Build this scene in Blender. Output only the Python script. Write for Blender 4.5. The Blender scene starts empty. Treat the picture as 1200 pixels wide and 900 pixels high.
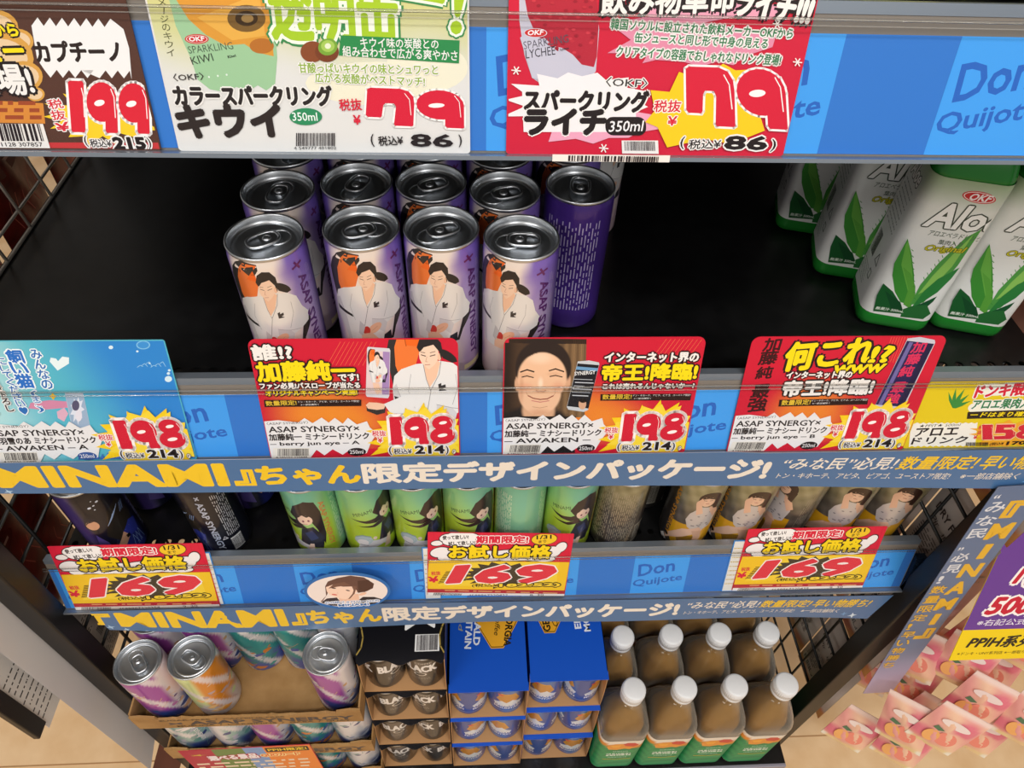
import bpy, bmesh, math, random
from math import sin, cos, pi, radians
from mathutils import Vector, Matrix
from mathutils.geometry import tessellate_polygon
random.seed(7)
SC = bpy.context.scene
COL = SC.collection

# ------------------------------------------------------------------ camera
CAM = Vector((-0.0138, -0.3308, 0.3955))
TH, YAW, ROLL, FPX = 0.8365, 0.0848, 0.0537, 836.05
cd = bpy.data.cameras.new('camera')
cd.sensor_width = 36; cd.sensor_fit = 'HORIZONTAL'; cd.lens = FPX / 1200 * 36
cd.clip_start = 0.01
cam = bpy.data.objects.new('camera', cd); COL.objects.link(cam)
_F = Vector((sin(YAW) * cos(TH), cos(YAW) * cos(TH), -sin(TH)))
_R0 = Vector((cos(YAW), -sin(YAW), 0)); _U0 = _R0.cross(_F)
_R = _R0 * cos(ROLL) + _U0 * sin(ROLL); _U = -_R0 * sin(ROLL) + _U0 * cos(ROLL)
cam.matrix_world = Matrix(((_R.x, _U.x, -_F.x, CAM.x), (_R.y, _U.y, -_F.y, CAM.y), (_R.z, _U.z, -_F.z, CAM.z), (0, 0, 0, 1)))
SC.camera = cam
# ------------------------------------------------------------------ light
w = bpy.data.worlds.new('store_ambient'); SC.world = w; w.use_nodes = True
w.node_tree.nodes['Background'].inputs[0].default_value = (1.0, 0.97, 0.93, 1)
w.node_tree.nodes['Background'].inputs[1].default_value = 0.42
def lamp(name, loc, sx, sy, power, target):
    l = bpy.data.lights.new(name, 'AREA'); l.shape = 'RECTANGLE'; l.size = sx; l.size_y = sy; l.energy = power
    l.color = (1.0, 0.975, 0.94)
    o = bpy.data.objects.new(name, l); COL.objects.link(o); o.location = loc
    o.rotation_euler = (Vector(target) - Vector(loc)).to_track_quat('-Z', 'Y').to_euler()
lamp('ceiling_tube_light', (0.35, -1.15, 2.0), 1.3, 0.16, 34, (0.05, 0, -0.1))
lamp('ceiling_tube_light', (-1.5, -2.0, 2.0), 1.3, 0.16, 30, (0, 0, -0.2))
lamp('ceiling_tube_light', (1.3, -3.2, 2.0), 1.3, 0.16, 30, (0, 0, -0.3))
SC.view_settings.view_transform = 'Standard'; SC.view_settings.look = 'None'
SC.view_settings.gamma = 1; SC.view_settings.use_curve_mapping = False
SC.view_settings.exposure = -0.22

# ------------------------------------------------------------------ materials
def c(h):
    h = h.lstrip('#'); h = h if len(h) == 6 else ''.join(q * 2 for q in h); v = [int(h[i:i + 2], 16) / 255 for i in (0, 2, 4)]
    return tuple(x / 12.92 if x <= .04045 else ((x + .055) / 1.055) ** 2.4 for x in v)
def mix(a, b, t):
    t = max(0, min(1, t)); return tuple(a[i] + (b[i] - a[i]) * t for i in range(3))
def sstep(a, b, x):
    t = max(0, min(1, (x - a) / (b - a))); return t * t * (3 - 2 * t)
MT = {}
def mat(name, col, rough=.5, metal=0, spec=.5, noise=None, trans=0, ior=1.45, bump=0):
    m = bpy.data.materials.new(name); m.use_nodes = True; MT[name] = m
    nt = m.node_tree; b = nt.nodes['Principled BSDF']
    b.inputs['Roughness'].default_value = rough; b.inputs['Metallic'].default_value = metal
    b.inputs['Specular IOR Level'].default_value = spec; b.inputs['IOR'].default_value = ior
    b.inputs['Transmission Weight'].default_value = trans
    if isinstance(col, str): col = c(col)
    b.inputs['Base Color'].default_value = (*col, 1)
    if noise:
        sc, c2, det = noise
        tc = nt.nodes.new('ShaderNodeTexCoord'); n = nt.nodes.new('ShaderNodeTexNoise')
        n.inputs['Scale'].default_value = sc; n.inputs['Detail'].default_value = det
        r = nt.nodes.new('ShaderNodeValToRGB'); r.color_ramp.elements[0].position = .35; r.color_ramp.elements[1].position = .65
        r.color_ramp.elements[0].color = (*col, 1); r.color_ramp.elements[1].color = (*c(c2), 1)
        nt.links.new(tc.outputs['Object'], n.inputs['Vector']); nt.links.new(n.outputs['Fac'], r.inputs[0])
        nt.links.new(r.outputs[0], b.inputs['Base Color'])
        if bump:
            bp = nt.nodes.new('ShaderNodeBump'); bp.inputs['Strength'].default_value = bump; bp.inputs['Distance'].default_value = .002
            nt.links.new(n.outputs['Fac'], bp.inputs['Height']); nt.links.new(bp.outputs[0], b.inputs['Normal'])
    return m
def attr_mat(name, rough, metal=0, spec=.5, coat=0):
    m = mat(name, '#ffffff', rough, metal, spec); nt = m.node_tree; b = nt.nodes['Principled BSDF']
    a = nt.nodes.new('ShaderNodeVertexColor'); a.layer_name = 'Col'
    nt.links.new(a.outputs[0], b.inputs['Base Color']); b.inputs['Coat Weight'].default_value = coat
    return m
def film(name, tint, gloss, dif=0, difcol='#ffffff', rough=.06, edge=0):
    m = bpy.data.materials.new(name); m.use_nodes = True; MT[name] = m; nt = m.node_tree; nt.nodes.clear()
    o = nt.nodes.new('ShaderNodeOutputMaterial'); t = nt.nodes.new('ShaderNodeBsdfTransparent'); t.inputs[0].default_value = (*c(tint), 1)
    g = nt.nodes.new('ShaderNodeBsdfGlossy'); g.inputs['Roughness'].default_value = rough
    f = nt.nodes.new('ShaderNodeLayerWeight'); f.inputs[0].default_value = gloss
    mx = nt.nodes.new('ShaderNodeMixShader'); d = nt.nodes.new('ShaderNodeBsdfDiffuse'); d.inputs[0].default_value = (*c(difcol), 1)
    m2 = nt.nodes.new('ShaderNodeMixShader'); m2.inputs[0].default_value = dif
    if edge:
        mr = nt.nodes.new('ShaderNodeMapRange'); mr.inputs['From Min'].default_value = .2; mr.inputs['To Min'].default_value = dif; mr.inputs['To Max'].default_value = edge
        nt.links.new(f.outputs['Facing'], mr.inputs['Value']); nt.links.new(mr.outputs[0], m2.inputs[0])
    nt.links.new(t.outputs[0], m2.inputs[1]); nt.links.new(d.outputs[0], m2.inputs[2])
    nt.links.new(f.outputs['Fresnel'], mx.inputs[0]); nt.links.new(m2.outputs[0], mx.inputs[1]); nt.links.new(g.outputs[0], mx.inputs[2])
    nt.links.new(mx.outputs[0], o.inputs[0]); return m
attr_mat('printed_paper', .42, 0, .35)
attr_mat('printed_can', .28, .25, .5, .3)
attr_mat('printed_film', .3, 0, .5)
mat('can_aluminium', '#d6dadf', .36, 1)
mat('black_enamel', '#0b0b0c', .33, 0, .45, (60, '#121213', 6))
mat('black_steel', '#0e0e0f', .4, 0, .5)
mat('grey_lip', '#8d97a3', .35, .6)
mat('rail_backing', '#7e776f', .4)
mat('chrome_wire', '#b3aca3', .3, .55)
mat('cardboard', '#b08a5a', .8, 0, .2, (35, '#a07a4c', 5))
mat('cardboard_ink', '#4a4038', .8, 0, .2)
mat('kraft_board', '#b98d61', .75, 0, .2)
mat('carton_blue', '#1253c6', .4)
mat('carton_black', '#0d0d14', .38)
mat('carton_gold', '#a8904a', .4, .4)
mat('white_cap', '#e9eaec', .35)
mat('green_plastic', '#1f7a2a', .25, 0, .5)
mat('tea', '#946a24', .12, 0, .5, None, .0, 1.33)
mat('aloe_juice', '#9fae7d', .15, 0, .5, None, .3, 1.33)
mat('floor_vinyl', '#f3d0a4', .4, 0, .4, (14, '#e6bd8c', 8))
mat('floor_stripe', '#6e4030', .45, 0, .35, (20, '#5f382a', 6))
mat('ceiling_board', '#dcdad4', .8)
mat('deck_edge', '#9a97a6', .4, .3)
film('clear_plastic', '#fdfeff', .07)
film('rail_bead', '#f8f8f6', .35, .12, '#f2efe8', .12)
film('clear_bottle', '#fbfaf6', .2, .06, '#fbf1e0', .08, .92)
film('milky_film', '#e6e6e8', .15, .85, '#ebe8e8', .3)
film('pink_film', '#f6d9d6', .2, .55, '#eec0bb', .2)
film('smoke_plastic', '#39506b', .2, .3, '#2a3c55')

# ------------------------------------------------------------------ mesh builder
class MB:
    def __init__(s): s.v = []; s.f = []; s.m = []; s.c = []; s.sm = []; s.ms = []
    def add(s, vs, fs, m, col=None, cols=None, smooth=False):
        o = len(s.v); s.v.extend(vs)
        if m not in s.ms: s.ms.append(m)
        k = s.ms.index(m)
        for f in fs: s.f.append([o + i for i in f]); s.m.append(k); s.sm.append(smooth)
        s.c.extend(cols if cols is not None else [col or (.8, .8, .8)] * len(vs)); return s
    def box(s, x0, x1, y0, y1, z0, z1, m, col=None, bev=0):
        if bev:
            bm = bmesh.new(); bmesh.ops.create_cube(bm, size=1)
            for v in bm.verts: v.co = Vector(((x0 + x1) / 2 + v.co.x * (x1 - x0), (y0 + y1) / 2 + v.co.y * (y1 - y0), (z0 + z1) / 2 + v.co.z * (z1 - z0)))
            bmesh.ops.bevel(bm, geom=bm.edges[:], offset=bev, segments=2, affect='EDGES', profile=.5)
            s.bm(bm, m, col); return s
        vs = [(x, y, z) for z in (z0, z1) for y in (y0, y1) for x in (x0, x1)]
        return s.add(vs, [(0, 2, 3, 1), (4, 5, 7, 6), (0, 1, 5, 4), (2, 6, 7, 3), (0, 4, 6, 2), (1, 3, 7, 5)], m, col)
    def bm(s, bm, m, col=None, smooth=False):
        bm.verts.index_update(); s.add([tuple(v.co) for v in bm.verts], [[v.index for v in f.verts] for f in bm.faces], m, col, None, smooth); bm.free(); return s
    def lathe(s, prof, m, n=40, col=None, cx=0, cy=0, cols=None):
        vs = []; fs = []; k = len(prof)
        for i in range(n):
            a = 2 * pi * i / n
            for r, z in prof: vs.append((cx + r * cos(a), cy + r * sin(a), z))
        for i in range(n):
            j = (i + 1) % n
            for q in range(k - 1): fs.append((i * k + q, j * k + q, j * k + q + 1, i * k + q + 1))
        return s.add(vs, fs, m, col, None, True)
    def tube(s, pts, r, m, n=8, col=None, closed=False):
        pts = [Vector(p) for p in pts]; K = len(pts); vs = []; fs = []; up = None
        for i, p in enumerate(pts):
            a = pts[(i - 1) % K] if (closed or i) else p; b = pts[(i + 1) % K] if (closed or i < K - 1) else p
            t = (b - a).normalized()
            if up is None: up = t.orthogonal().normalized()
            up = (up - t * up.dot(t)).normalized(); w_ = t.cross(up)
            for q in range(n): vs.append(tuple(p + (up * cos(2 * pi * q / n) + w_ * sin(2 * pi * q / n)) * r))
        for i in range(K if closed else K - 1):
            j = (i + 1) % K
            for q in range(n): fs.append((i * n + q, i * n + (q + 1) % n, j * n + (q + 1) % n, j * n + q))
        if not closed: fs += [list(range(n))[::-1], [(K - 1) * n + q for q in range(n)]]
        return s.add(vs, fs, m, col, None, True)
    def loft(s, secs, m, col=None, capb=True, capt=True, smooth=True, cols=None):
        n = len(secs[0]); vs = [p for q in secs for p in q]; fs = []
        for i in range(len(secs) - 1):
            for q in range(n): fs.append((i * n + q, i * n + (q + 1) % n, (i + 1) * n + (q + 1) % n, (i + 1) * n + q))
        if capb: fs.append(list(range(n))[::-1])
        if capt: fs.append([(len(secs) - 1) * n + q for q in range(n)])
        return s.add(vs, fs, m, col, cols, smooth)
    def prism(s, pts, y0, y1, m, col=None):      # polygon in xz pushed along y
        n = len(pts); vs = [(x, y0, z) for x, z in pts] + [(x, y1, z) for x, z in pts]
        fs = [list(range(n)), list(range(n, 2 * n))[::-1]] + [(i, i + n, (i + 1) % n + n, (i + 1) % n) for i in range(n)]
        return s.add(vs, fs, m, col)
    def build(s, name, parent=None, loc=None):
        me = bpy.data.meshes.new(name); me.from_pydata(s.v, [], s.f)
        for m in s.ms: me.materials.append(MT[m])
        me.polygons.foreach_set('material_index', s.m); me.polygons.foreach_set('use_smooth', s.sm)
        at = me.color_attributes.new('Col', 'FLOAT_COLOR', 'POINT'); buf = []
        for q in s.c: buf.extend((q[0], q[1], q[2], 1.0))
        at.data.foreach_set('color', buf); me.update()
        o = bpy.data.objects.new(name, me); COL.objects.link(o)
        if parent: o.parent = parent
        if loc: o.location = loc
        return o
def tag(o, label, cat, group=None):
    o['label'] = label; o['category'] = cat
    if group: o['group'] = group
    return o
def empty(name, loc=(0, 0, 0), rz=0):
    o = bpy.data.objects.new(name, None); o.empty_display_size = .02; COL.objects.link(o); o.location = loc; o.rotation_euler = (0, 0, rz); return o
def dup(root, loc, rz=0, label=None, cat=None, group=None):
    def cp(o, par):
        q = o.copy(); COL.objects.link(q)
        if par: q.parent = par
        for ch in list(o.children): cp(ch, q)
        return q
    r = cp(root, None); r.location = loc; r.rotation_euler = (0, 0, rz)
    if label: tag(r, label, cat or r.get('category'), group or r.get('group'))
    return r
def struct(o): o['kind'] = 'structure'; return o
def rsq(hx, hy, r, z, n=5, ox=0, oy=0):          # rounded rectangle section
    p = []
    for cx_, cy_, a0 in ((hx - r, hy - r, 0), (-hx + r, hy - r, pi / 2), (-hx + r, -hy + r, pi), (hx - r, -hy + r, 1.5 * pi)):
        for i in range(n + 1):
            a = a0 + pi / 2 * i / n; p.append((ox + cx_ + r * cos(a), oy + cy_ + r * sin(a), z))
    return p

# ------------------------------------------------------------------ printing: flat coloured shapes and lettering laid on a surface
TXT = {}
def glyphs(t, b):
    k = (t, b)
    if k not in TXT:
        cu = bpy.data.curves.new('lettering', 'FONT'); cu.body = t; cu.size = 1; cu.offset = b; cu.resolution_u = 2
        o = bpy.data.objects.new('lettering', cu); me = bpy.data.meshes.new_from_object(o)
        vs = [(v.co.x, v.co.y) for v in me.vertices]; fs = [tuple(p.vertices) for p in me.polygons]
        bpy.data.objects.remove(o); bpy.data.curves.remove(cu); bpy.data.meshes.remove(me)
        xs = [v[0] for v in vs] or [0, 1]; ys = [v[1] for v in vs] or [0, 1]
        TXT[k] = (vs, fs, min(xs), max(xs), min(ys), max(ys))
    return TXT[k]
def homog(src, dst):
    A = []; B = []
    for (x, y), (u, v) in zip(src, dst):
        A.append([x, y, 1, 0, 0, 0, -u * x, -u * y]); B.append(u); A.append([0, 0, 0, x, y, 1, -v * x, -v * y]); B.append(v)
    n = 8; M = [A[i] + [B[i]] for i in range(n)]
    for i in range(n):
        p = max(range(i, n), key=lambda r: abs(M[r][i])); M[i], M[p] = M[p], M[i]
        for r in range(n):
            if r != i:
                q = M[r][i] / M[i][i]
                if q: M[r] = [a - q * b_ for a, b_ in zip(M[r], M[i])]
    h = [M[i][8] / M[i][i] for i in range(n)] + [1]
    def f(x, y):
        d = h[6] * x + h[7] * y + 1; return ((h[0] * x + h[1] * y + h[2]) / d, (h[3] * x + h[4] * y + h[5]) / d)
    return f
def cl(x): return c(x) if isinstance(x, str) else x
class Pr:
    def __init__(s, H=None, clip=None): s.H = H or (lambda x, y: (x, y)); s.it = []; s.clip = clip
    def raw(s, vs, fs, col=None, cols=None, sub=False):
        if s.clip and cols is None:
            u0, v0, u1, v1 = s.clip
            if any(p[0] < u0 or p[0] > u1 or p[1] < v0 or p[1] > v1 for p in vs):
                nv = []; nf = []
                for f in fs:
                    P = [vs[i] for i in f]
                    for ax, lim, sg in ((0, u0, 1), (0, u1, -1), (1, v0, 1), (1, v1, -1)):
                        Q = []
                        for i in range(len(P)):
                            a, b = P[i - 1], P[i]; ia = (a[ax] - lim) * sg >= 0; ib = (b[ax] - lim) * sg >= 0
                            if ia != ib:
                                t = (lim - a[ax]) / (b[ax] - a[ax]); Q.append((a[0] + t * (b[0] - a[0]), a[1] + t * (b[1] - a[1])))
                            if ib: Q.append(b)
                        P = Q
                        if not P: break
                    if len(P) > 2: nf.append(list(range(len(nv), len(nv) + len(P)))); nv += P
                vs, fs = nv, nf
        if vs: s.it.append((vs, fs, cl(col) if col is not None else None, cols, sub))
    def uvpoly(s, p, col):
        s.raw(p, tessellate_polygon([[Vector((a, b, 0)) for a, b in p]]), col)
    def poly(s, pts, col): s.uvpoly([s.H(*p) for p in pts], col)
    def rect(s, x0, y0, x1, y1, col): s.poly([(x0, y0), (x1, y0), (x1, y1), (x0, y1)], col)
    def ell(s, cx, cy, rx, ry, col, n=24, rot=0, a0=0, a1=2 * pi):
        cr, sr = cos(rot), sin(rot); p = []
        for i in range(n):
            a = a0 + (a1 - a0) * i / (n if a1 - a0 > 6.2 else n - 1); x, y = rx * cos(a), ry * sin(a); p.append((cx + x * cr - y * sr, cy + x * sr + y * cr))
        s.poly(p, col)
    def rr(s, x0, y0, x1, y1, r, col):
        p = []
        for cx, cy, a0 in ((x1 - r, y1 - r, 0), (x0 + r, y1 - r, 90), (x0 + r, y0 + r, 180), (x1 - r, y0 + r, 270)):
            for i in range(6): a = radians(a0 + 18 * i); p.append((cx + r * cos(a), cy + r * sin(a)))
        s.poly(p, col)
    def burst(s, cx, cy, rx, ry, n, k, col, rot=0, jit=.12):
        rn = random.Random(n * 31 + int(abs(cx))); p = []
        for i in range(2 * n):
            a = rot + pi * i / n; q = (1 if i % 2 == 0 else k) * (1 + rn.uniform(-jit, jit)); p.append((cx + rx * q * cos(a), cy + ry * q * sin(a)))
        s.poly(p, col)
    def line(s, pts, w_, col, closed=False):
        vs = []; fs = []; P = list(pts) + ([pts[0]] if closed else [])
        for (x0, y0), (x1, y1) in zip(P[:-1], P[1:]):
            L = math.hypot(x1 - x0, y1 - y0) or 1; nx, ny = -(y1 - y0) / L * w_ / 2, (x1 - x0) / L * w_ / 2
            ex, ey = (x1 - x0) / L * w_ * .3, (y1 - y0) / L * w_ * .3
            k = len(vs); vs += [s.H(x0 + nx - ex, y0 + ny - ey), s.H(x1 + nx + ex, y1 + ny + ey), s.H(x1 - nx + ex, y1 - ny + ey), s.H(x0 - nx - ex, y0 - ny - ey)]; fs.append((k, k + 1, k + 2, k + 3))
        s.raw(vs, fs, col)
    def text(s, t, x0, y0, x1, y1, h, col, b=.02, out=None, ow=.07, ital=0, out2=None, ow2=.14):
        p0 = s.H(x0, y0); p1 = s.H(x1, y1); q = s.H(x0, y0 - h)
        dx, dy = p1[0] - p0[0], p1[1] - p0[1]; L = math.hypot(dx, dy) or 1e-6
        hh = abs((q[0] - p0[0]) * -dy + (q[1] - p0[1]) * dx) / L
        if abs(dy) > abs(dx): q = s.H(x0 - h, y0); hh = abs((q[0] - p0[0]) * -dy + (q[1] - p0[1]) * dx) / L
        kj = any('\u3040' <= q <= '\u9fff' for q in t); gb = min(b, .0 if kj else .02); ex = b - gb
        vs, fs, a0, a1, b0, b1 = glyphs(t, gb); sx = 1 / ((a1 - a0) or 1); sy = 1 / ((b1 - b0) or 1)
        def place(off):
            r = []
            for x, y in vs:
                X = (x - a0) * sx; Y = (y - b0) * sy * hh
                r.append((p0[0] + dx * X - dy / L * Y + (dx / L) * ital * (Y - hh * .5) + off[0], p0[1] + dy * X + dx / L * Y + (dy / L) * ital * (Y - hh * .5) + off[1]))
            return r
        for o_, w_ in ((out2, ow2), (out, ow)):
            if o_ is None: continue
            d = (w_ + ex) * hh
            for k in range(8):
                s.raw(place((d * cos(pi * k / 4), d * sin(pi * k / 4))), fs, o_, None, k > 0)
            if d > .1 * hh: s.raw(place((0, 0)), fs, o_, None, True)
        if ex > .004:
            for k in range(8): s.raw(place((ex * hh * cos(pi * k / 4), ex * hh * sin(pi * k / 4))), fs, col, None, k > 0)
        s.raw(place((0, 0)), fs, col, None, ex > .004)
    def vtext(s, t, x0, y0, x1, y1, size, col, b=.02, out=None, ow=.08):
        n = len(t)
        for i, ch in enumerate(t):
            if ch == ' ': continue
            f = (i + .5) / n; x = x0 + (x1 - x0) * f; y = y0 + (y1 - y0) * f
            if ch in 'ー-|': s.line([(x, y - size * .4), (x, y + size * .4)], size * .14, col); continue
            k = .62 if ch in '!?！♪' else 1
            s.text(ch, x - size * .5 * k, y + size * .45, x + size * .5 * k, y + size * .45, size * .9, col, b, out, ow)
    def barcode(s, x0, y0, x1, y1, seed=1, col='#2a2024', dx=0):
        rn = random.Random(seed); x = x0
        while x < x1:
            w_ = (x1 - x0) * rn.choice((.008, .012, .018, .024)); s.poly([(x, y0), (min(x + w_, x1), y0), (min(x + w_, x1) + dx, y1), (x + dx, y1)], col); x += w_ + (x1 - x0) * rn.choice((.008, .012, .02))
    def scribble(s, x0, y0, x1, y1, rows, h, col, seed=3, vert=False):   # fine print too small to read
        rn = random.Random(seed); vs = []; fs = []
        for r in range(rows):
            f = (r + .5) / rows; t = rn.uniform(0, .02)
            while t < .96:
                e = min(1, t + rn.uniform(.02, .14))
                if vert: X = x0 + (x1 - x0) * f; q = [(X - h / 2, y0 + (y1 - y0) * t), (X + h / 2, y0 + (y1 - y0) * t), (X + h / 2, y0 + (y1 - y0) * e), (X - h / 2, y0 + (y1 - y0) * e)]
                else: Y = y0 + (y1 - y0) * f; q = [(x0 + (x1 - x0) * t, Y - h / 2), (x0 + (x1 - x0) * e, Y - h / 2), (x0 + (x1 - x0) * e, Y + h / 2), (x0 + (x1 - x0) * t, Y + h / 2)]
                k = len(vs); vs += [s.H(*p) for p in q]; fs.append((k, k + 1, k + 2, k + 3)); t = e + rn.uniform(.012, .05)
        s.raw(vs, fs, col)
    def grid(s, x0, y0, x1, y1, nx, ny, fn):
        vs = []; cs = []; fs = []
        for j in range(ny + 1):
            for i in range(nx + 1):
                x = x0 + (x1 - x0) * i / nx; y = y0 + (y1 - y0) * j / ny; vs.append(s.H(x, y)); cs.append(fn(x, y))
        for j in range(ny):
            for i in range(nx): a = j * (nx + 1) + i; fs.append((a, a + 1, a + nx + 2, a + nx + 1))
        if s.clip:
            u0, v0, u1, v1 = s.clip; vs = [(max(u0, min(u1, a)), max(v0, min(v1, b))) for a, b in vs]
        s.raw(vs, fs, None, cs)
    # chunky hand-cut price numerals
    def digits(s, t, x0, y0, x1, y1, h, col, out='#fff4ee', ow=.1, gap=.02, sheen=True):
        n = len(t); wd = [.62 if ch == '1' else 1 for ch in t]; W = sum(wd); acc = 0
        for ch, w_ in zip(t, wd):
            fa, fb = acc / W, (acc + w_) / W; acc += w_
            ax, ay = x0 + (x1 - x0) * fa, y0 + (y1 - y0) * fa; bx_, by_ = x0 + (x1 - x0) * fb, y0 + (y1 - y0) * fb
            def M(p): return (ax + (bx_ - ax) * (gap + p[0] * (1 - 2 * gap)), ay + (by_ - ay) * p[0] - h * p[1])
            def E(cx, cy, rx, ry, r=0): return [(cx + rx * cos(a) * cos(r) - ry * sin(a) * sin(r), cy + rx * cos(a) * sin(r) + ry * sin(a) * cos(r)) for a in [2 * pi * i / 22 for i in range(22)]]
            sh = {'1': [[(.1, .97), (.2, 1), (.85, 1), (.92, .95), (.98, .05), (.93, 0), (.3, 0), (.24, .04)]],
                  '7': [[(.03, .93), (.1, .97), (.7, .98), (.88, .92), (.98, .78), (1, .6), (.98, .02), (.94, 0), (.6, 0), (.58, .04), (.62, .5), (.58, .58), (.4, .58), (.36, .52), (.33, .24), (.3, .2), (.04, .2), (0, .25)]],
                  '9': [E(.5, .6, .5, .39), [(.6, .85), (.9, .85), (1, .6), (1, .02), (.97, 0), (.64, 0), (.6, .05)]],
                  '8': [E(.5, .74, .42, .26), E(.5, .29, .5, .3)],
                  '6': [E(.5, .33, .5, .34), [(.02, .3), (.12, .7), (.4, 1), (.75, 1), (.55, .8), (.45, .55), (.5, .3)]],
                  '5': [[(.08, 1), (.95, 1), (.95, .78), (.45, .78), (.44, .66), (.8, .66), (1, .45), (1, .2), (.8, 0), (.05, 0), (0, .22), (.55, .24), (.55, .42), (.05, .42)]]}[ch]
            for p in sh: s.line([M(q) for q in p], h * ow * 2, out, True)
            for p in sh: s.poly([M(q) for q in p], out)
            for p in sh: s.poly([M(q) for q in p], col)
            for hx, hy, rx, ry in {'9': [(.42, .58, .17, .06)], '8': [(.52, .75, .16, .055), (.5, .3, .2, .06)], '6': [(.5, .3, .18, .07)]}.get(ch, []): s.poly([M(q) for q in E(hx, hy, rx, ry, .12)], out)
            if sheen: s.line([M(q) for q in [(.8, .86), (.9, .7), (.93, .3)]], h * .018, out)
    def put(s, mb, fmap, m, step=2e-5, lift=1e-4, curved=False, strip=.0022):
        d = lift - step
        for vs, fs, col, cols, sub in s.it:
            d += min(step, 9e-7) if sub else step
            if curved and cols is None:
                us = [p[0] for p in vs]; a, b = min(us), max(us)
                if b - a > strip:
                    bm = bmesh.new(); bv = [bm.verts.new((p[0], p[1], 0)) for p in vs]
                    for f in fs:
                        try: bm.faces.new([bv[i] for i in f])
                        except ValueError: pass
                    u = math.ceil(a / strip) * strip
                    while u < b:
                        bmesh.ops.bisect_plane(bm, geom=bm.verts[:] + bm.edges[:] + bm.faces[:], plane_co=(u, 0, 0), plane_no=(1, 0, 0)); u += strip
                    bm.verts.index_update(); vs = [(v.co.x, v.co.y) for v in bm.verts]; fs = [[v.index for v in f.verts] for f in bm.faces]; bm.free()
            mb.add([fmap(p[0], p[1], d) for p in vs], fs, m, col, cols)

# ------------------------------------------------------------------ setting
fl = MB(); fl.box(-3.2, 3.2, -3.2, 3.2, -1.0, -.93, 'floor_vinyl')
fl.box(-.547, -.503, -3.2, 3.2, -.93, -.9296, 'floor_stripe')
for yy in (-.9, .022, .94): fl.box(-3.2, 3.2, yy, yy + .0022, -.93, -.9298, 'floor_stripe' if 0 else 'kraft_board')
struct(fl.build('floor'))
ce = MB(); ce.box(-3.2, 3.2, -3.2, 3.2, 2.12, 2.2, 'ceiling_board'); struct(ce.build('ceiling'))

# ------------------------------------------------------------------ display rack
ZB = (.2042, -.0527, -.3265); Y0 = (0, 0, .011); ZS = tuple(z + .04 for z in ZB); ZD = -.782
XL, XR = -.436, .458
SL = (.2616, .9652)
def rail(i, x0=0, dd=0, v0=0, rot=0):
    cr, sr = cos(rot), sin(rot)
    def f(u, v, d):
        u, v = u * cr - v * sr, u * sr + v * cr; v += v0
        return (x0 + u, Y0[i] + SL[0] * v - SL[1] * (d + dd), ZB[i] + SL[1] * v + SL[0] * (d + dd))
    return f
def slab(mb, fm, u0, u1, v0, v1, d0, d1, m, col=None):
    vs = [fm(u, v, d) for d in (d0, d1) for v in (v0, v1) for u in (u0, u1)]
    return mb.add(vs, [(0, 2, 3, 1), (4, 5, 7, 6), (0, 1, 5, 4), (2, 6, 7, 3), (0, 4, 6, 2), (1, 3, 7, 5)], m, col)
rack = tag(empty('shelf_rack', (0, 0, -.93)), 'black metal shop shelf rack with three shelves, a bottom deck and wire mesh sides', 'display rack')
OFF = (0, 0, .93)
def rackpart(mb, name, par=rack):
    o = mb.build(name, par); o.location = OFF if par is rack else (0, 0, 0); return o
m = MB(); m.box(XL, XR, .425, .435, -.93, .62, 'black_enamel'); rackpart(m, 'back_panel')
for s in (-.4485, .4705):
    m = MB(); m.box(s - .0125, s + .0125, -.0125, .0125, -.93, .62, 'black_steel', None, .002); rackpart(m, 'post')
    m = MB()
    for k in range(-14, 4): m.tube([(s, .0125, -.197 + .05 * k), (s, .44, -.197 + .05 * k)], .0019, 'black_steel', 6)
    for k in range(1, 9): m.tube([(s + .002, .05 * k, -.92), (s + .002, .05 * k, -.047)], .0019, 'black_steel', 6)
    rackpart(m, 'side_mesh')
m = MB(); m.box(XL, XR, -.053, .425, ZD - .012, ZD, 'black_enamel'); m.box(XL, XR, -.058, -.053, ZD - .045, ZD + .001, 'deck_edge', None, .001)
m.box(XL, XR, -.03, -.024, -.93, ZD - .012, 'black_steel'); rackpart(m, 'deck')
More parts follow.
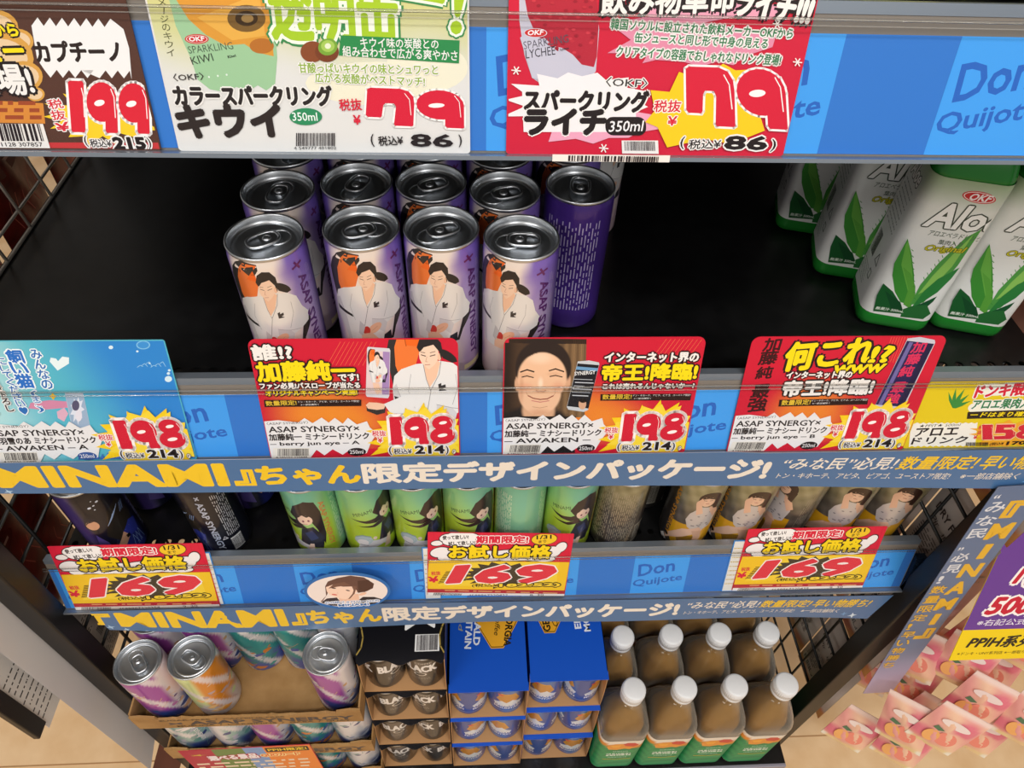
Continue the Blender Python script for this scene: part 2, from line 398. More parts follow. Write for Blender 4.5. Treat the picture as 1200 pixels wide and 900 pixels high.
for i in range(3):
    y, z = Y0[i], ZS[i]; m = MB(); XL_ = -.4215 if i == 1 else XL
    m.box(XL_, XR, .061 + y, .425, z - .0016, z, 'black_enamel'); m.box(XL_, XR, .0255 + y, .045 + y, z - .0016, z, 'black_enamel')
    m.box(XL_, XL_ + .0015, .0255 + y, .425, z - .03, z - .0016, 'black_enamel'); m.box(XR - .0015, XR, .0255 + y, .425, z - .03, z - .0016, 'black_enamel')
    n = int((XR - XL_) / .0134); p = (XR - XL_) / n
    for k in range(n):                       # pierced strip along the front
        cx, cy = XL_ + p * (k + .5), .053 + y; sq = []; ho = []
        for q in range(16):
            a = 2 * pi * (q + .5) / 16; dx, dy = cos(a), sin(a); t = min(p / 2 / abs(dx), .008 / abs(dy)); sq.append((cx + dx * t, cy + dy * t)); ho.append((cx + .0034 * dx, cy + .0034 * dy))
        # square off the ring's corners
        for zz in (z, z - .0016):
            m.add([(a, b, zz) for a, b in sq] + [(a, b, zz) for a, b in ho], [(q, (q + 1) % 16, 16 + (q + 1) % 16, 16 + q) for q in range(16)], 'black_enamel')
            for ex, ey in ((1, 1), (-1, 1), (1, -1), (-1, -1)):
                qs = sorted(sq, key=lambda t: (t[0] - cx - ex * p / 2) ** 2 + (t[1] - cy - ey * .008) ** 2)[:2]
                m.add([(cx + ex * p / 2, cy + ey * .008, zz), (*qs[0], zz), (*qs[1], zz)], [(0, 1, 2)], 'black_enamel')
    sh = rackpart(m, 'shelf')
    r = MB(); fm = rail(i)
    slab(r, fm, XL, XR, .066, .0715, -.0075, .0005, 'grey_lip'); slab(r, fm, XL, XR, -.002, .066, -.0075, -.003, 'grey_lip')
    slab(r, fm, XL, XR, 0, .066, -.003, 0, 'rail_backing'); slab(r, fm, XL, XR, -.0022, 0, -.003, .0062, 'grey_lip')
    rackpart(r, 'price_rail', sh)
    r = MB(); slab(r, fm, XL, XR, 0, .064, .0052, .006, 'clear_plastic')
    r.tube([fm(XL, .064, .0052), fm(XR, .064, .0052)], .0007, 'rail_bead', 8); slab(r, fm, XL, XR, .0612, .0617, .006, .0063, 'rail_bead')
    if i == 2: slab(r, fm, XR, XR + .012, 0, .05, -.002, .006, 'smoke_plastic')
    rackpart(r, 'rail_cover', sh)
# chrome side fence standing on the middle shelf
m = MB(); z = ZS[1] + .0016; fx = lambda h: -.417 - .13 * h
pts = [(fx(.12), .05, z + .12), (fx(0), .06, z)] + [(fx(0), .06 + .05 * k, z) for k in range(1, 7)] + [(fx(.004), .372, z + .003), (fx(.012), .378, z + .012), (fx(.12), .378, z + .12)]
m.tube(pts, .0016, 'chrome_wire', 8)
for h in (.017, .066, .115): m.tube([(fx(h) - .002, .055, z + h), (fx(h) - .002, .378, z + h)], .0014, 'chrome_wire', 8)
for k in range(6): m.tube([(fx(0), .084 + .05 * k, z), (fx(.12), .084 + .05 * k, z + .12)], .0015, 'chrome_wire', 8)
tag(m.build('wire_fence'), 'chrome wire grid fence standing at left end of the empty black shelf', 'shelf divider')

# ------------------------------------------------------------------ blue paper strips in the rails
PW = (.0575, .063, .0585); PX = (-.0053, -.0022, .155)
for i, (lab, yy) in enumerate((('blue printed paper strip inside the top shelf price rail', 0), ('blue printed paper strip inside the middle shelf price rail', 0), ('blue printed paper strip inside the lowest shelf price rail, behind yellow cards', 0))):
    m = MB(); fm = rail(i); slab(m, fm, XL + .001, XR - .001, .001, .0575, .0001, .0004, 'printed_paper', c('#3678ca'))
    p = Pr(clip=(XL + .001, .001, XR - .001, .0575)); k0 = -10
    for k in range(-8, 8):
        x = PX[i] + 2 * PW[i] * k; w_ = PW[i]
        p.rect(x, .001, x + w_, .0575, '#46a0ee')
        p.uv = None
        for t, fx0, fy0, fx1, fy1, hh in (('Don', .12, .027, .78, .0345, .0185), ('Quijote', .05, .0085, .95, .0175, .0135)):
            # text placed directly in rail units (v up)
            q = Pr(lambda a, b: (a, b)); q.text(t, x + w_ * fx0, fy0, x + w_ * fx1, fy1, hh, '#2d66bd', .02, None, 0, .12)
            for it in q.it: p.raw(*it)
    p.put(m, fm, 'printed_paper', lift=.00045, step=2e-6)
    tag(m.build('rail_strip'), lab, 'rail strip', 'blue rail strips')

# ------------------------------------------------------------------ drink cans
R, H = .0257, .1226
def crad(v):
    if v < .004: return .0225 + (R - .0225) * sin(v / .004 * pi / 2)
    if v > H - .009: return R - .0011 * sstep(H - .009, H - .002, v)
    return R
def cmap(R=R, rad=None):
    rad = rad or crad
    def f(u, v, d): r = rad(v) + d; a = u / R; return (r * sin(a), -r * cos(a), v)
    return f
def can_parts(kind, label, cat, colfn, art, R=R, H=H, lidcol='can_aluminium', tab=True):
    root = tag(empty('drink_can'), label, cat)
    b = MB(); p = Pr(); rad = (lambda v: crad(v) * R / .0257) if H == .1226 else (lambda v: R * (.9 + .1 * sstep(0, .004, v)) - R * .06 * sstep(H - .006, H - .001, v))
    fm = cmap(R, rad)
    vs = [.0, .0012, .0026, .004] + [.004 + (H - .013) * k / 22 for k in range(1, 23)] + [H - .006, H - .0035, H - .002]
    N = 96; vv = []; cc = []; fs = []
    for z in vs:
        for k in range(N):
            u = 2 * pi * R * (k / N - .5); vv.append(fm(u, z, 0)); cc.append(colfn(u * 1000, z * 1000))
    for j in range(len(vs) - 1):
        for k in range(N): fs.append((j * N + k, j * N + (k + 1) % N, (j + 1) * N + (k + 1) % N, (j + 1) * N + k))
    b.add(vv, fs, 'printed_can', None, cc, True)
    b.add([fm(2 * pi * R * k / N, 0, 0) for k in range(N)], [list(range(N))[::-1]], 'can_aluminium')
    if art: art(p); p.put(b, fm, 'printed_can', step=min(7e-6, 1.6e-4 / max(1, len([1 for q in p.it if not q[4]]))), lift=4e-5, curved=True, strip=.0011)
    b.build('body', root)
    k = R / .0257; l = MB()
    l.lathe([(r * k, H + z) for r, z in ((.0243, -.0035), (.0252, -.0026), (.0255, -.0012), (.0251, -.0001), (.0244, 0), (.0238, -.0008), (.0234, -.004), (.0226, -.0062), (.0216, -.0066), (.0208, -.0058), (.0202, -.0048), (.0185, -.0046), (.0178, -.0049), (.008, -.005), (0, -.005))], lidcol, 48)
    l.tube([(.0, 0 + .0, H - .0048)] and [(k * (.0085 * cos(a) - .0085), k * .0075 * sin(a), H - .0049) for a in [2 * pi * i / 24 for i in range(24)]], .0006, lidcol, 6, None, True)
    lid = l.build('lid', root); lid.rotation_euler = (0, 0, 0)
    if tab:
        t = MB(); zt = H - .0028
        t.tube([(k * (.0015 + .0105 * (abs(cos(a)) ** .7) * (1 if cos(a) > 0 else -1)), k * .0066 * (abs(sin(a)) ** .7) * (1 if sin(a) > 0 else -1), zt) for a in [2 * pi * (i + .5) / 28 for i in range(28)]], .0011, lidcol, 7, None, True)
        t.add([(k * x, k * y, zt + .0003) for x, y in [(-.009 * cos(a) - .0 if 0 else -.009 + .008 * (1 - cos(a)) * .95, .0058 * s_) for a, s_ in ((0, .5), (.6, .9), (1.2, 1), (1.57, 1))] + [(.0035, .0058), (.0035, -.0058)] + [(-.009 + .008 * (1 - cos(a)) * .95, -.0058 * s_) for a, s_ in ((1.57, 1), (1.2, 1), (.6, .9), (0, .5))]], [list(range(10))], lidcol)
        t.lathe([(.0001, zt + .0012), (.0026, zt + .0011), (.003, zt + .0004), (.003, zt - .0022)], lidcol, 16, None, -.0012 * k); t.lathe([(.0018, zt + .0013), (.0014, zt + .0009), (.0001, zt + .0008)], lidcol, 16, None, -.0012 * k)
        t.build('pull_tab', lid)
    return root
def settab(root, ang):
    for ch in root.children:
        if ch.name.startswith('lid'): ch.rotation_euler = (0, 0, ang)

# --- a seated person in a white robe on an orange chair (printed drawing), authored in a 1:1 sketch frame
def robe_person(p, T):
    P = lambda pts, col: p.poly([T(*q) for q in pts], col)
    L = lambda pts, w_, col: p.line([T(*q) for q in pts], w_, col)
    def El(cx, cy, rx, ry, col, rot=0): P([(cx + rx * cos(a) * cos(rot) - ry * sin(a) * sin(rot), cy + rx * cos(a) * sin(rot) + ry * sin(a) * cos(rot)) for a in [2 * pi * i / 18 for i in range(18)]], col)
    u = abs(T(611, 600)[0] - T(610, 600)[0])
    P([(484, 530), (492, 490), (508, 466), (530, 457), (588, 463), (592, 480), (560, 520), (545, 590), (520, 650), (506, 640), (490, 570)], '#33302f')
    P([(494, 505), (503, 470), (530, 455), (548, 461), (540, 480), (512, 505)], '#33302f'); P([(508, 520), (520, 480), (534, 464), (586, 466), (590, 520), (570, 590), (530, 620), (512, 575)], '#ee7a38')
    P([(536, 462), (587, 466), (588, 518), (545, 514)], '#f2691f'); L([(534, 464), (545, 516)], u * 3, '#b9501c')
    p.text('× ASAP', *T(551, 496), *T(580, 498), abs(T(560, 506)[1] - T(560, 500)[1]) / (abs(p.H(0, 1)[1] - p.H(0, 0)[1]) * 0 + 1), '#7a3412', 0)
    # far side of chair, dark trousers, robe
    P([(690, 762), (722, 750), (728, 786), (690, 786)], '#2a2730'); P([(740, 690), (768, 655), (768, 700), (745, 745), (735, 786), (725, 786)], '#2e2a2c')
    P([(503, 640), (508, 605), (530, 585), (575, 570), (612, 566), (650, 560), (690, 566), (722, 588), (740, 630), (762, 660), (760, 690), (730, 706), (704, 716), (694, 752), (690, 786), (548, 786), (530, 740), (508, 700)], '#e9e7e6')
    P([(503, 640), (515, 628), (540, 700), (560, 786), (548, 786), (530, 740), (508, 700)], '#d3d0d2')
    P([(640, 690), (690, 700), (704, 716), (694, 752), (668, 735), (640, 722)], '#d8d5d7')
    P([(600, 572), (640, 556), (652, 566), (640, 610), (618, 640), (606, 612)], '#f3c6a8')
    L([(598, 568), (608, 615), (622, 650), (606, 740)], u * 2.2, '#9a9699'); L([(654, 562), (648, 600), (622, 648)], u * 2.2, '#9a9699')
    L([(560, 600), (552, 650), (572, 700)], u * 1.6, '#b3afb2'); L([(700, 600), (706, 640), (690, 690)], u * 1.6, '#aaa6a9'); L([(520, 650), (540, 690)], u * 1.4, '#b3afb2'); L([(640, 690), (690, 700), (730, 704)], u * 1.6, '#98949a')
    P([(645, 630), (655, 626), (655, 634), (668, 630), (669, 640), (660, 642), (672, 648), (648, 650)], '#3a3638')
    P([(508, 664), (560, 680), (566, 690), (512, 680)], '#2b282a')
    # hands and cup
    El(652, 728, 30, 17, '#f0bc9c', -.5); L([(640, 738), (662, 722)], u * 2, '#d29a7c'); El(618, 738, 15, 18, '#cf4038'); P([(596, 752), (640, 745), (668, 770), (640, 786), (600, 786)], '#efc0a4')
    P([(590, 700), (612, 718), (602, 760), (586, 750)], '#c9c6c9')
    # head
    El(676, 545, 32, 12, '#2a2526', .55); P([(648, 522), (690, 540), (706, 562), (690, 566), (660, 552)], '#2a2526')
    El(616, 540, 31, 38, '#f6d3ba'); P([(590, 552), (600, 572), (616, 586), (634, 572), (645, 548)], '#f6d3ba'); El(649, 548, 6, 11, '#f0c2a4')
    P([(578, 520), (586, 496), (606, 484), (634, 486), (654, 506), (660, 536), (655, 556), (648, 532), (630, 512), (600, 520), (586, 534)], '#2a2526')
    P([(584, 526), (592, 500), (610, 508), (590, 532)], '#2a2526')
    L([(592, 542), (606, 546)], u * 2.6, '#3a2a2a'); L([(620, 546), (636, 542)], u * 2.6, '#3a2a2a'); L([(590, 534), (604, 536)], u * 1.8, '#3a2a2a'); L([(620, 536), (636, 532)], u * 1.8, '#3a2a2a')
    L([(610, 548), (606, 562), (612, 563)], u * 1.4, '#c58d72'); L([(604, 572), (620, 571)], u * 1.6, '#b0584e')
def man_on_can(x, y):
    cx = 610 + (y - 440) * .155; q = max(-.97, min(.97, (x - cx) / 154)); return (R * math.asin(q), H * (950 - y) / 505)
def purple_fn(u, v):
    n = sin(u * .31 + v * .11) * .5 + sin(u * .13 - v * .19 + 2) * .5
    cream = mix(c('#ecd9d2'), c('#f3e6dc'), v / 120); pur = c('#6a49c2'); mauve = c('#a884a8')
    a = abs(u)
    t = sstep(9, 19, u + n * 3 + (v - 60) * .06) if u > 0 else sstep(21, 32, -u + n * 3)
    base = mix(cream, pur, t * (.55 + .35 * sstep(60, 118, v)))
    base = mix(base, mauve, sstep(60, 10, v) * .55 * (1 if u > -8 else .6))
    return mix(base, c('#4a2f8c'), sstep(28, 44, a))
def purple_art(p):
    robe_person(p, man_on_can)
    p.text('ASAP SYNERGY', .0205, .102, .0228, .018, .0072, '#5a2a72', .035)
    # logo mark above the lettering
    for a in (0.4, 1.97): p.line([(.0215 - .004 * cos(a), .1105 - .003 * sin(a)), (.0215 + .004 * cos(a), .1105 + .003 * sin(a))], .0016, '#6a2a6a')
    p.scribble(.028, .03, .033, .108, 3, .0004, '#b9a8dc', 5, True)
    p.rect(.016, .006, .034, .011, '#e9d7a8')
    p.scribble(.056, .022, .081 + .018, .106, 17, .00085, '#cfc3f0', 9, True); p.scribble(.05, .045, .054, .1, 3, .0007, '#a898d8', 2, True)
purple = can_parts('purple', 'x', 'drink can', purple_fn, purple_art)
def green_fn(u, v):
    t = v / 120 + .12 * sin(u * .1)
    col = mix(c('#b6d335'), c('#8fd08c'), sstep(.35, .8, t)); col = mix(col, c('#74c4b0'), sstep(.72, .95, t) * (.6 + .4 * sin(u * .09)))
    return mix(col, c('#7fc8b0'), sstep(38, 50, abs(u)) * .8)
def green_art(p):
    # long dark hair sweeping across, pale rider below, signature
    p.text('MINAMI', -.016, .078, .003, .084, .006, '#3c5a3a', 0, None, 0, .2)
    p.poly([(.002, .082), (.008, .098), (.02, .107), (.029, .103), (.0325, .085), (.0325, .045), (.029, .026), (.0255, .056), (.022, .07), (.012, .066)], '#2c2224')
    p.poly([(.014, .066), (.004, .063), (-.006, .066), (-.02, .074), (-.006, .0705), (.004, .0715), (.011, .076)], '#2c2224'); p.poly([(.016, .06), (.002, .056), (-.015, .062), (.0, .0605), (.012, .066)], '#3a2c2c')
    p.ell(.0162, .0745, .0072, .0088, '#f2d6c6'); p.poly([(.0082, .077), (.0095, .088), (.018, .0935), (.0262, .087), (.0255, .073), (.0225, .082), (.0185, .0795), (.0145, .0835), (.0112, .079)], '#2c2224'); p.line([(.014, .0675), (.0175, .0678)], .0007, '#c06a6a')
    p.ell(.0142, .0725, .0011, .0018, '#8a4060', 10); p.ell(.0195, .0735, .0011, .0018, '#8a4060', 10)
    p.poly([(.004, .03), (.01, .058), (.022, .062), (.03, .04), (.026, .02), (.014, .024)], '#2b2b3a'); p.poly([(.012, .05), (.02, .056), (.024, .04), (.016, .036)], '#3a4470')
    p.poly([(-.02, .012), (-.016, .03), (-.006, .034), (.004, .03), (.014, .026), (.014, .012), (.008, .02), (-.004, .018), (-.01, .008)], '#d9d6dc')
    p.ell(-.012, .034, .0095, .0085, '#b9c9d0'); p.ell(-.013, .03, .006, .006, '#ebe4e6'); p.line([(-.016, .026), (-.008, .024)], .0012, '#7d7c8c'); p.line([(-.019, .04), (-.012, .044), (-.004, .04)], .0018, '#8fa3ad')
    p.poly([(.008, .012), (.014, .03), (.018, .03), (.016, .01)], '#f0d2c2'); p.ell(.0, .036, .0022, .003, '#efd6c4', 10)
    p.text('ASAP SYNERGY', .0325, .1, .0335, .02, .0055, '#d88a4a', .03)
    p.scribble(.045, .02, .066, .108, 12, .0006, '#e6f4d8', 5, True); p.scribble(-.066, .02, -.05, .108, 8, .0006, '#e6f4d8', 6, True)
    p.rect(-.046, .01, -.036, .05, '#cfe0d4'); p.barcode(-.046, .012, -.036, .048, 4, '#5a6a62')
green = can_parts('green', 'x', 'drink can', green_fn, green_art)
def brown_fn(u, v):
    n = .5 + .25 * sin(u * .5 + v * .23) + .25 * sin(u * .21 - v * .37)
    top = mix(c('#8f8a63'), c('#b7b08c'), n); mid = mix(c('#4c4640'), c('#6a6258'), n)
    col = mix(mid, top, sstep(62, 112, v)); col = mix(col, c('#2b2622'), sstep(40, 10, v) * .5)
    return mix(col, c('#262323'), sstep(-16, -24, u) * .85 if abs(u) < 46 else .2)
def brown_art(p):
    p.poly([(-.016, .046), (.002, .05), (.03, .052), (.03, .02), (.012, .006), (-.008, .004), (-.016, .02)], '#d9a21c'); p.poly([(-.01, .028), (.012, .03), (.022, .012), (.0, .005)], '#8a6414')
    p.poly([(-.002, .07), (.006, .085), (.02, .084), (.0265, .066), (.024, .046), (.01, .038), (.0, .046), (-.004, .058)], '#c9c2c0')
    rn = random.Random(4); 
    for k in range(16): p.ell(rn.uniform(.0, .024), rn.uniform(.046, .08), .0014, .001, '#8a8488', 8)
    p.poly([(.014, .087), (.024, .08), (.028, .07), (.023, .064), (.016, .078)], '#ddb49a')
    p.poly([(-.004, .04), (.012, .047), (.018, .04), (.004, .03), (-.012, .016), (-.018, .008), (-.02, .014), (-.012, .028)], '#e3bba2'); p.poly([(.006, .04), (.016, .04), (.018, .026), (.014, .01), (.01, .012), (.01, .028)], '#d5a88e')
    p.poly([(-.022, .012), (-.016, .006), (-.012, .002), (-.02, .002), (-.026, .006)], '#ece8e6'); p.poly([(-.022, .018), (-.018, .012), (-.015, .016), (-.019, .022)], '#1c1a1c')
    p.poly([(.004, .07), (.0, .09), (.004, .1), (.008, .098), (.006, .088), (.01, .074)], '#e3bba2')
    p.ell(.0125, .098, .0115, .0125, '#3a2720'); p.poly([(.016, .1), (.0245, .096), (.023, .08), (.0185, .082), (.017, .09)], '#3a2720'); p.ell(.0105, .0945, .007, .0085, '#e8c3aa'); p.poly([(.0025, .097), (.006, .106), (.014, .107), (.019, .101), (.018, .09), (.0165, .098), (.01, .1005), (.005, .0985)], '#3a2720'); p.poly([(.0, .092), (.004, .1), (.0075, .097), (.0065, .088), (.004, .082)], '#e3bba2')
    p.line([(.006, .097), (.009, .0965)], .0007, '#4a302a'); p.line([(.012, .0965), (.0148, .0968)], .0007, '#4a302a'); p.line([(.009, .0915), (.012, .0915)], .0008, '#b0605a')
    p.text('ASAP SYNERGY', -.0225, .1, -.0205, .016, .0052, '#c98a2a', .03)
    p.scribble(.05, .018, .08, .108, 15, .0006, '#b8ae98', 5, True); p.scribble(-.08, .018, -.052, .108, 14, .0006, '#a89e8a', 6, True); p.scribble(.036, .02, .047, .108, 5, .0005, '#9a9080', 7, True)
    p.rect(-.051, .012, -.037, .046, '#b9b3a6'); p.barcode(-.051, .014, -.037, .044, 8, '#3a3630')
brown = can_parts('brown', 'x', 'drink can', brown_fn, brown_art)
def navy_fn(u, v):
    col = mix(c('#11142e'), c('#1c1b24'), sstep(20, 90, v)); col = mix(col, c('#2f3a96'), sstep(16, 6, abs(u - 12)) * sstep(70, 20, v) * .8)
    col = mix(col, c('#4b3a80'), sstep(-12, -20, u) * sstep(-34, -28, u) * .8); return mix(col, c('#141724'), sstep(32, 42, abs(u)))
def navy_art(p):
    p.poly([(-.006, .05), (.006, .084), (.02, .09), (.026, .06), (.02, .04), (.004, .03)], '#2c2722')
    p.poly([(-.018, .07), (-.01, .094), (-.004, .088), (-.006, .074), (-.012, .06)], '#141622'); p.ell(-.011, .072, .0055, .0075, '#d8a688'); p.poly([(-.018, .072), (-.014, .086), (-.005, .082), (-.008, .078), (-.013, .077)], '#1a1a2c')
    p.poly([(-.002, .03), (.008, .044), (.016, .046), (.012, .034), (.002, .022)], '#d8a688'); p.poly([(.008, .044), (.018, .052), (.026, .046), (.022, .028), (.012, .032)], '#2f3a9a')
    p.poly([(-.02, .02), (-.014, .056), (-.008, .04), (-.006, .012)], '#5a4b96'); p.rect(.008, .032, .012, .037, '#14141c')
    for k in range(5): p.line([(.0 + .0012 * k, .064 + .0012 * k), (.009 + .002 * k, .076 + .0015 * k)], .0005, '#a9c4f0')
    for k in range(3): p.line([(.016 + .002 * k, .07), (.02 + .002 * k, .08)], .0005, '#8fb0ea')
    for x, y, r in ((-.004, .099, .0016), (.0, .1, .001), (.004, .103, .0014), (-.001, .094, .0008), (.0, .107, .0007)): p.ell(x, y, r, r * .9, '#dce8ff', 10)
    for k in range(3): p.line([(.01 + .004 * k, .012), (.0135 + .004 * k, .03), (.016 + .004 * k, .012)], .0004, '#8fb0ea')
    p.text('× ASAP SYNERGY', .0315, .112, .0325, .016, .0062, '#b9c4dc', .03)
    p.scribble(.045, .035, .06, .108, 8, .0007, '#c8ccd8', 5, True); p.scribble(-.08, .018, -.05, .108, 14, .0007, '#c0c4d2', 6, True)
    p.rect(.046, .008, .058, .03, '#e4e6ea'); p.barcode(.046, .009, .058, .028, 8, '#303040')
    p.poly([(.039, .032), (.042, .038), (.045, .032)], '#d6dae6'); p.poly([(.0405, .0335), (.042, .0365), (.0435, .0335)], '#1a1c2c')
navy = can_parts('navy', 'x', 'drink can', navy_fn, navy_art)
def tray_fn(a, b_, d):
    def f(u, v):
        n = sin(u * .17 + v * .09); col = mix(c(a), c(b_), sstep(-.25, .25, sin(u * .06 + .4))); col = mix(col, c(d), sstep(45, 15, v + n * 14)); return mix(col, c('#e8e4ea'), sstep(.55, .8, n) * .85)
    return f
def tray_art(seed, cols):
    def f(p):
        rn = random.Random(seed)
        for k in range(42):
            u = rn.uniform(-.08, .08); v = rn.uniform(.012, .098); q = rn.uniform(.002, .007); a0 = rn.uniform(0, 6)
            p.uvpoly([(u + q * rn.uniform(.5, 1.6) * cos(a0 + 2 * pi * i / 7), v + q * rn.uniform(.4, 1.1) * sin(a0 + 2 * pi * i / 7)) for i in range(7)], rn.choice(cols))
        for k in range(26):
            u = rn.uniform(-.08, .08); v = rn.uniform(.01, .1); p.line([(u, v), (u + rn.uniform(-.01, .01), v + rn.uniform(-.008, .008)), (u + rn.uniform(-.014, .014), v + rn.uniform(-.012, .012))], .0006, rn.choice(cols))
        p.text('ASAP SYNERGY', .02, .1, .021, .03, .005, '#f2f2f2', .03); p.text('BIEP', -.012, .096, .0, .097, .005, '#f4f4f4', .02) if seed == 3 else None
    return f
magenta = can_parts('m', 'x', 'drink can', tray_fn('#a04aa8', '#e8e4ea', '#2a4288'), tray_art(1, ['#e9c9a2', '#f2eef0', '#6a4a86', '#c77fb8', '#d9b08a', '#34508f']))
orange = can_parts('o', 'x', 'drink can', tray_fn('#d98a2a', '#cfe0a0', '#c9c4c8'), tray_art(2, ['#f0a84a', '#e9e4d8', '#bcd69a', '#e08a2e', '#b9a2a8', '#f4c98a']))
teal = can_parts('t', 'x', 'drink can', tray_fn('#1e8f92', '#2aa0a0', '#4a5fae'), tray_art(3, ['#1f8a8e', '#2fa6a4', '#d9843a', '#2a7f8a', '#4a66b0', '#e0a86a']))
pale = can_parts('p', 'x', 'drink can', tray_fn('#d9dde6', '#8fb8b8', '#2b3f80'), tray_art(5, ['#f0eef2', '#7fa6a8', '#aab4cc', '#2f4686', '#5f9a94', '#e6e2ea']))
PROTO = [purple, green, brown, navy, magenta, orange, teal, pale]
used = set()
def can(proto, x, y, z, rz, label, group, tabang=None):      # rz: turn of the printed front away from the aisle viewer
    z += .0004; rz -= math.atan2(x + .0138, y + .3308)
    if proto not in used: used.add(proto); o = proto; o.location = (x, y, z); o.rotation_euler = (0, 0, rz); tag(o, label, 'drink can', group)
    else: o = dup(proto, (x, y, z), rz, label, 'drink can', group)
    settab(o, tabang if tabang is not None else random.uniform(-pi, pi)); return o
G = 'purple cans on the middle shelf'; z = ZS[1]
def face(x, y): return math.atan2(x - CAM.x, -(y - CAM.y)) * 0
T_ = pi
can(purple, -.1474, .0575, z, -.22, 'leftmost purple can of the front row, showing a seated person in white robe', G, 3.6)
can(purple, -.0861, .0679, z, .0, 'second purple can of the front row with a white-robed person, ring tab pointing right', G, 3.35)
can(purple, -.033, .0679, z, -.1, 'third purple can of the front row with white-robed person, between two like it', G, .5)
can(purple, .0204, .0575, z, -.22, 'rightmost purple can of the front row with a white-robed person', G, .25)
can(purple, .0669, .121, z, pi + .05, 'purple can turned to show its back full of small print', G, 4.7)
can(purple, -.148, .1115, z, .1, 'purple can directly behind the leftmost front purple can', G, 4.2)
can(purple, -.0945, .1225, z, .1, 'purple can behind the second front purple can, lid in shade', G, .9)
can(purple, -.0415, .1225, z, 0, 'purple can behind the third front purple can, lid in shade', G, .4)
can(purple, .0115, .1125, z, 0, 'purple can behind the rightmost front one, left of the reversed can', G, .4)
for x, y, nm in ((-.152, .166, 'leftmost'), (-.0985, .177, 'second'), (-.045, .1765, 'third'), (.0095, .1665, 'fourth')): can(purple, x, y, z, 0, nm + ' purple can of the dim third row, just under the top price rail', G, 2)
can(purple, .0645, .176, z, 0, 'purple can in the third row hidden behind the reversed can', G)
can(purple, .1, .245, z, .8, 'lone purple can deep in shade right of the reversed can', G)
z = ZS[2]; g = 'cans on the lowest shelf'
can(navy, -.381, .0655, z, -.1, 'dark navy can at the left end of the lowest shelf, bright lid showing', g, 1)
can(navy, -.274, .0695, z, -1.75, 'dark navy can turned to its fine print and barcode, left of the green cans', g, .4)
can(navy, -.367, .127, z, .5, 'dark navy can behind the leftmost can of the lowest shelf', g)
can(navy, -.2585, .126, z, .2, 'dark navy can in shade between the navy front can and the green cans', g)
can(navy, -.3135, .121, z, .4, 'dark navy can in shade in the second row, middle of the navy ones', g)
for k, (x, rz, nm) in enumerate(((-.1735, -1.1, 'leftmost green can, turned so its side lettering shows'), (-.1216, .1, 'second green can from the left, with dark hair drawing and signature'), (-.0697, -.05, 'third green can from the left, behind the middle yellow price card'), (-.0178, -.05, 'fourth green can from the left, behind the middle yellow price card'), (.0341, pi + .3, 'pale teal green can turned to its fine print'), (.086, .0, 'rightmost green can, next to the brown can with fine print'))):
    can(green, x, .066, z, rz, nm, g, (2.2, .3, .6, 2, .5, .9)[k])
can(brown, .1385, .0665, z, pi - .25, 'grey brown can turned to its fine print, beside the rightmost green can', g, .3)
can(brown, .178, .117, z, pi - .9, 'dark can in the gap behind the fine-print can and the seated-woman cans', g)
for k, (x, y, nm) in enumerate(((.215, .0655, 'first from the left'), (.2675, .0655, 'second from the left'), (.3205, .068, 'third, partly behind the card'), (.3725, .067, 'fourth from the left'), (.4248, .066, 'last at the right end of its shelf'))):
    can(brown, x, y, z, (.15, .1, -.8, .1, .1)[k], 'brown and yellow can with seated woman photo, ' + nm, g, .4 + k)

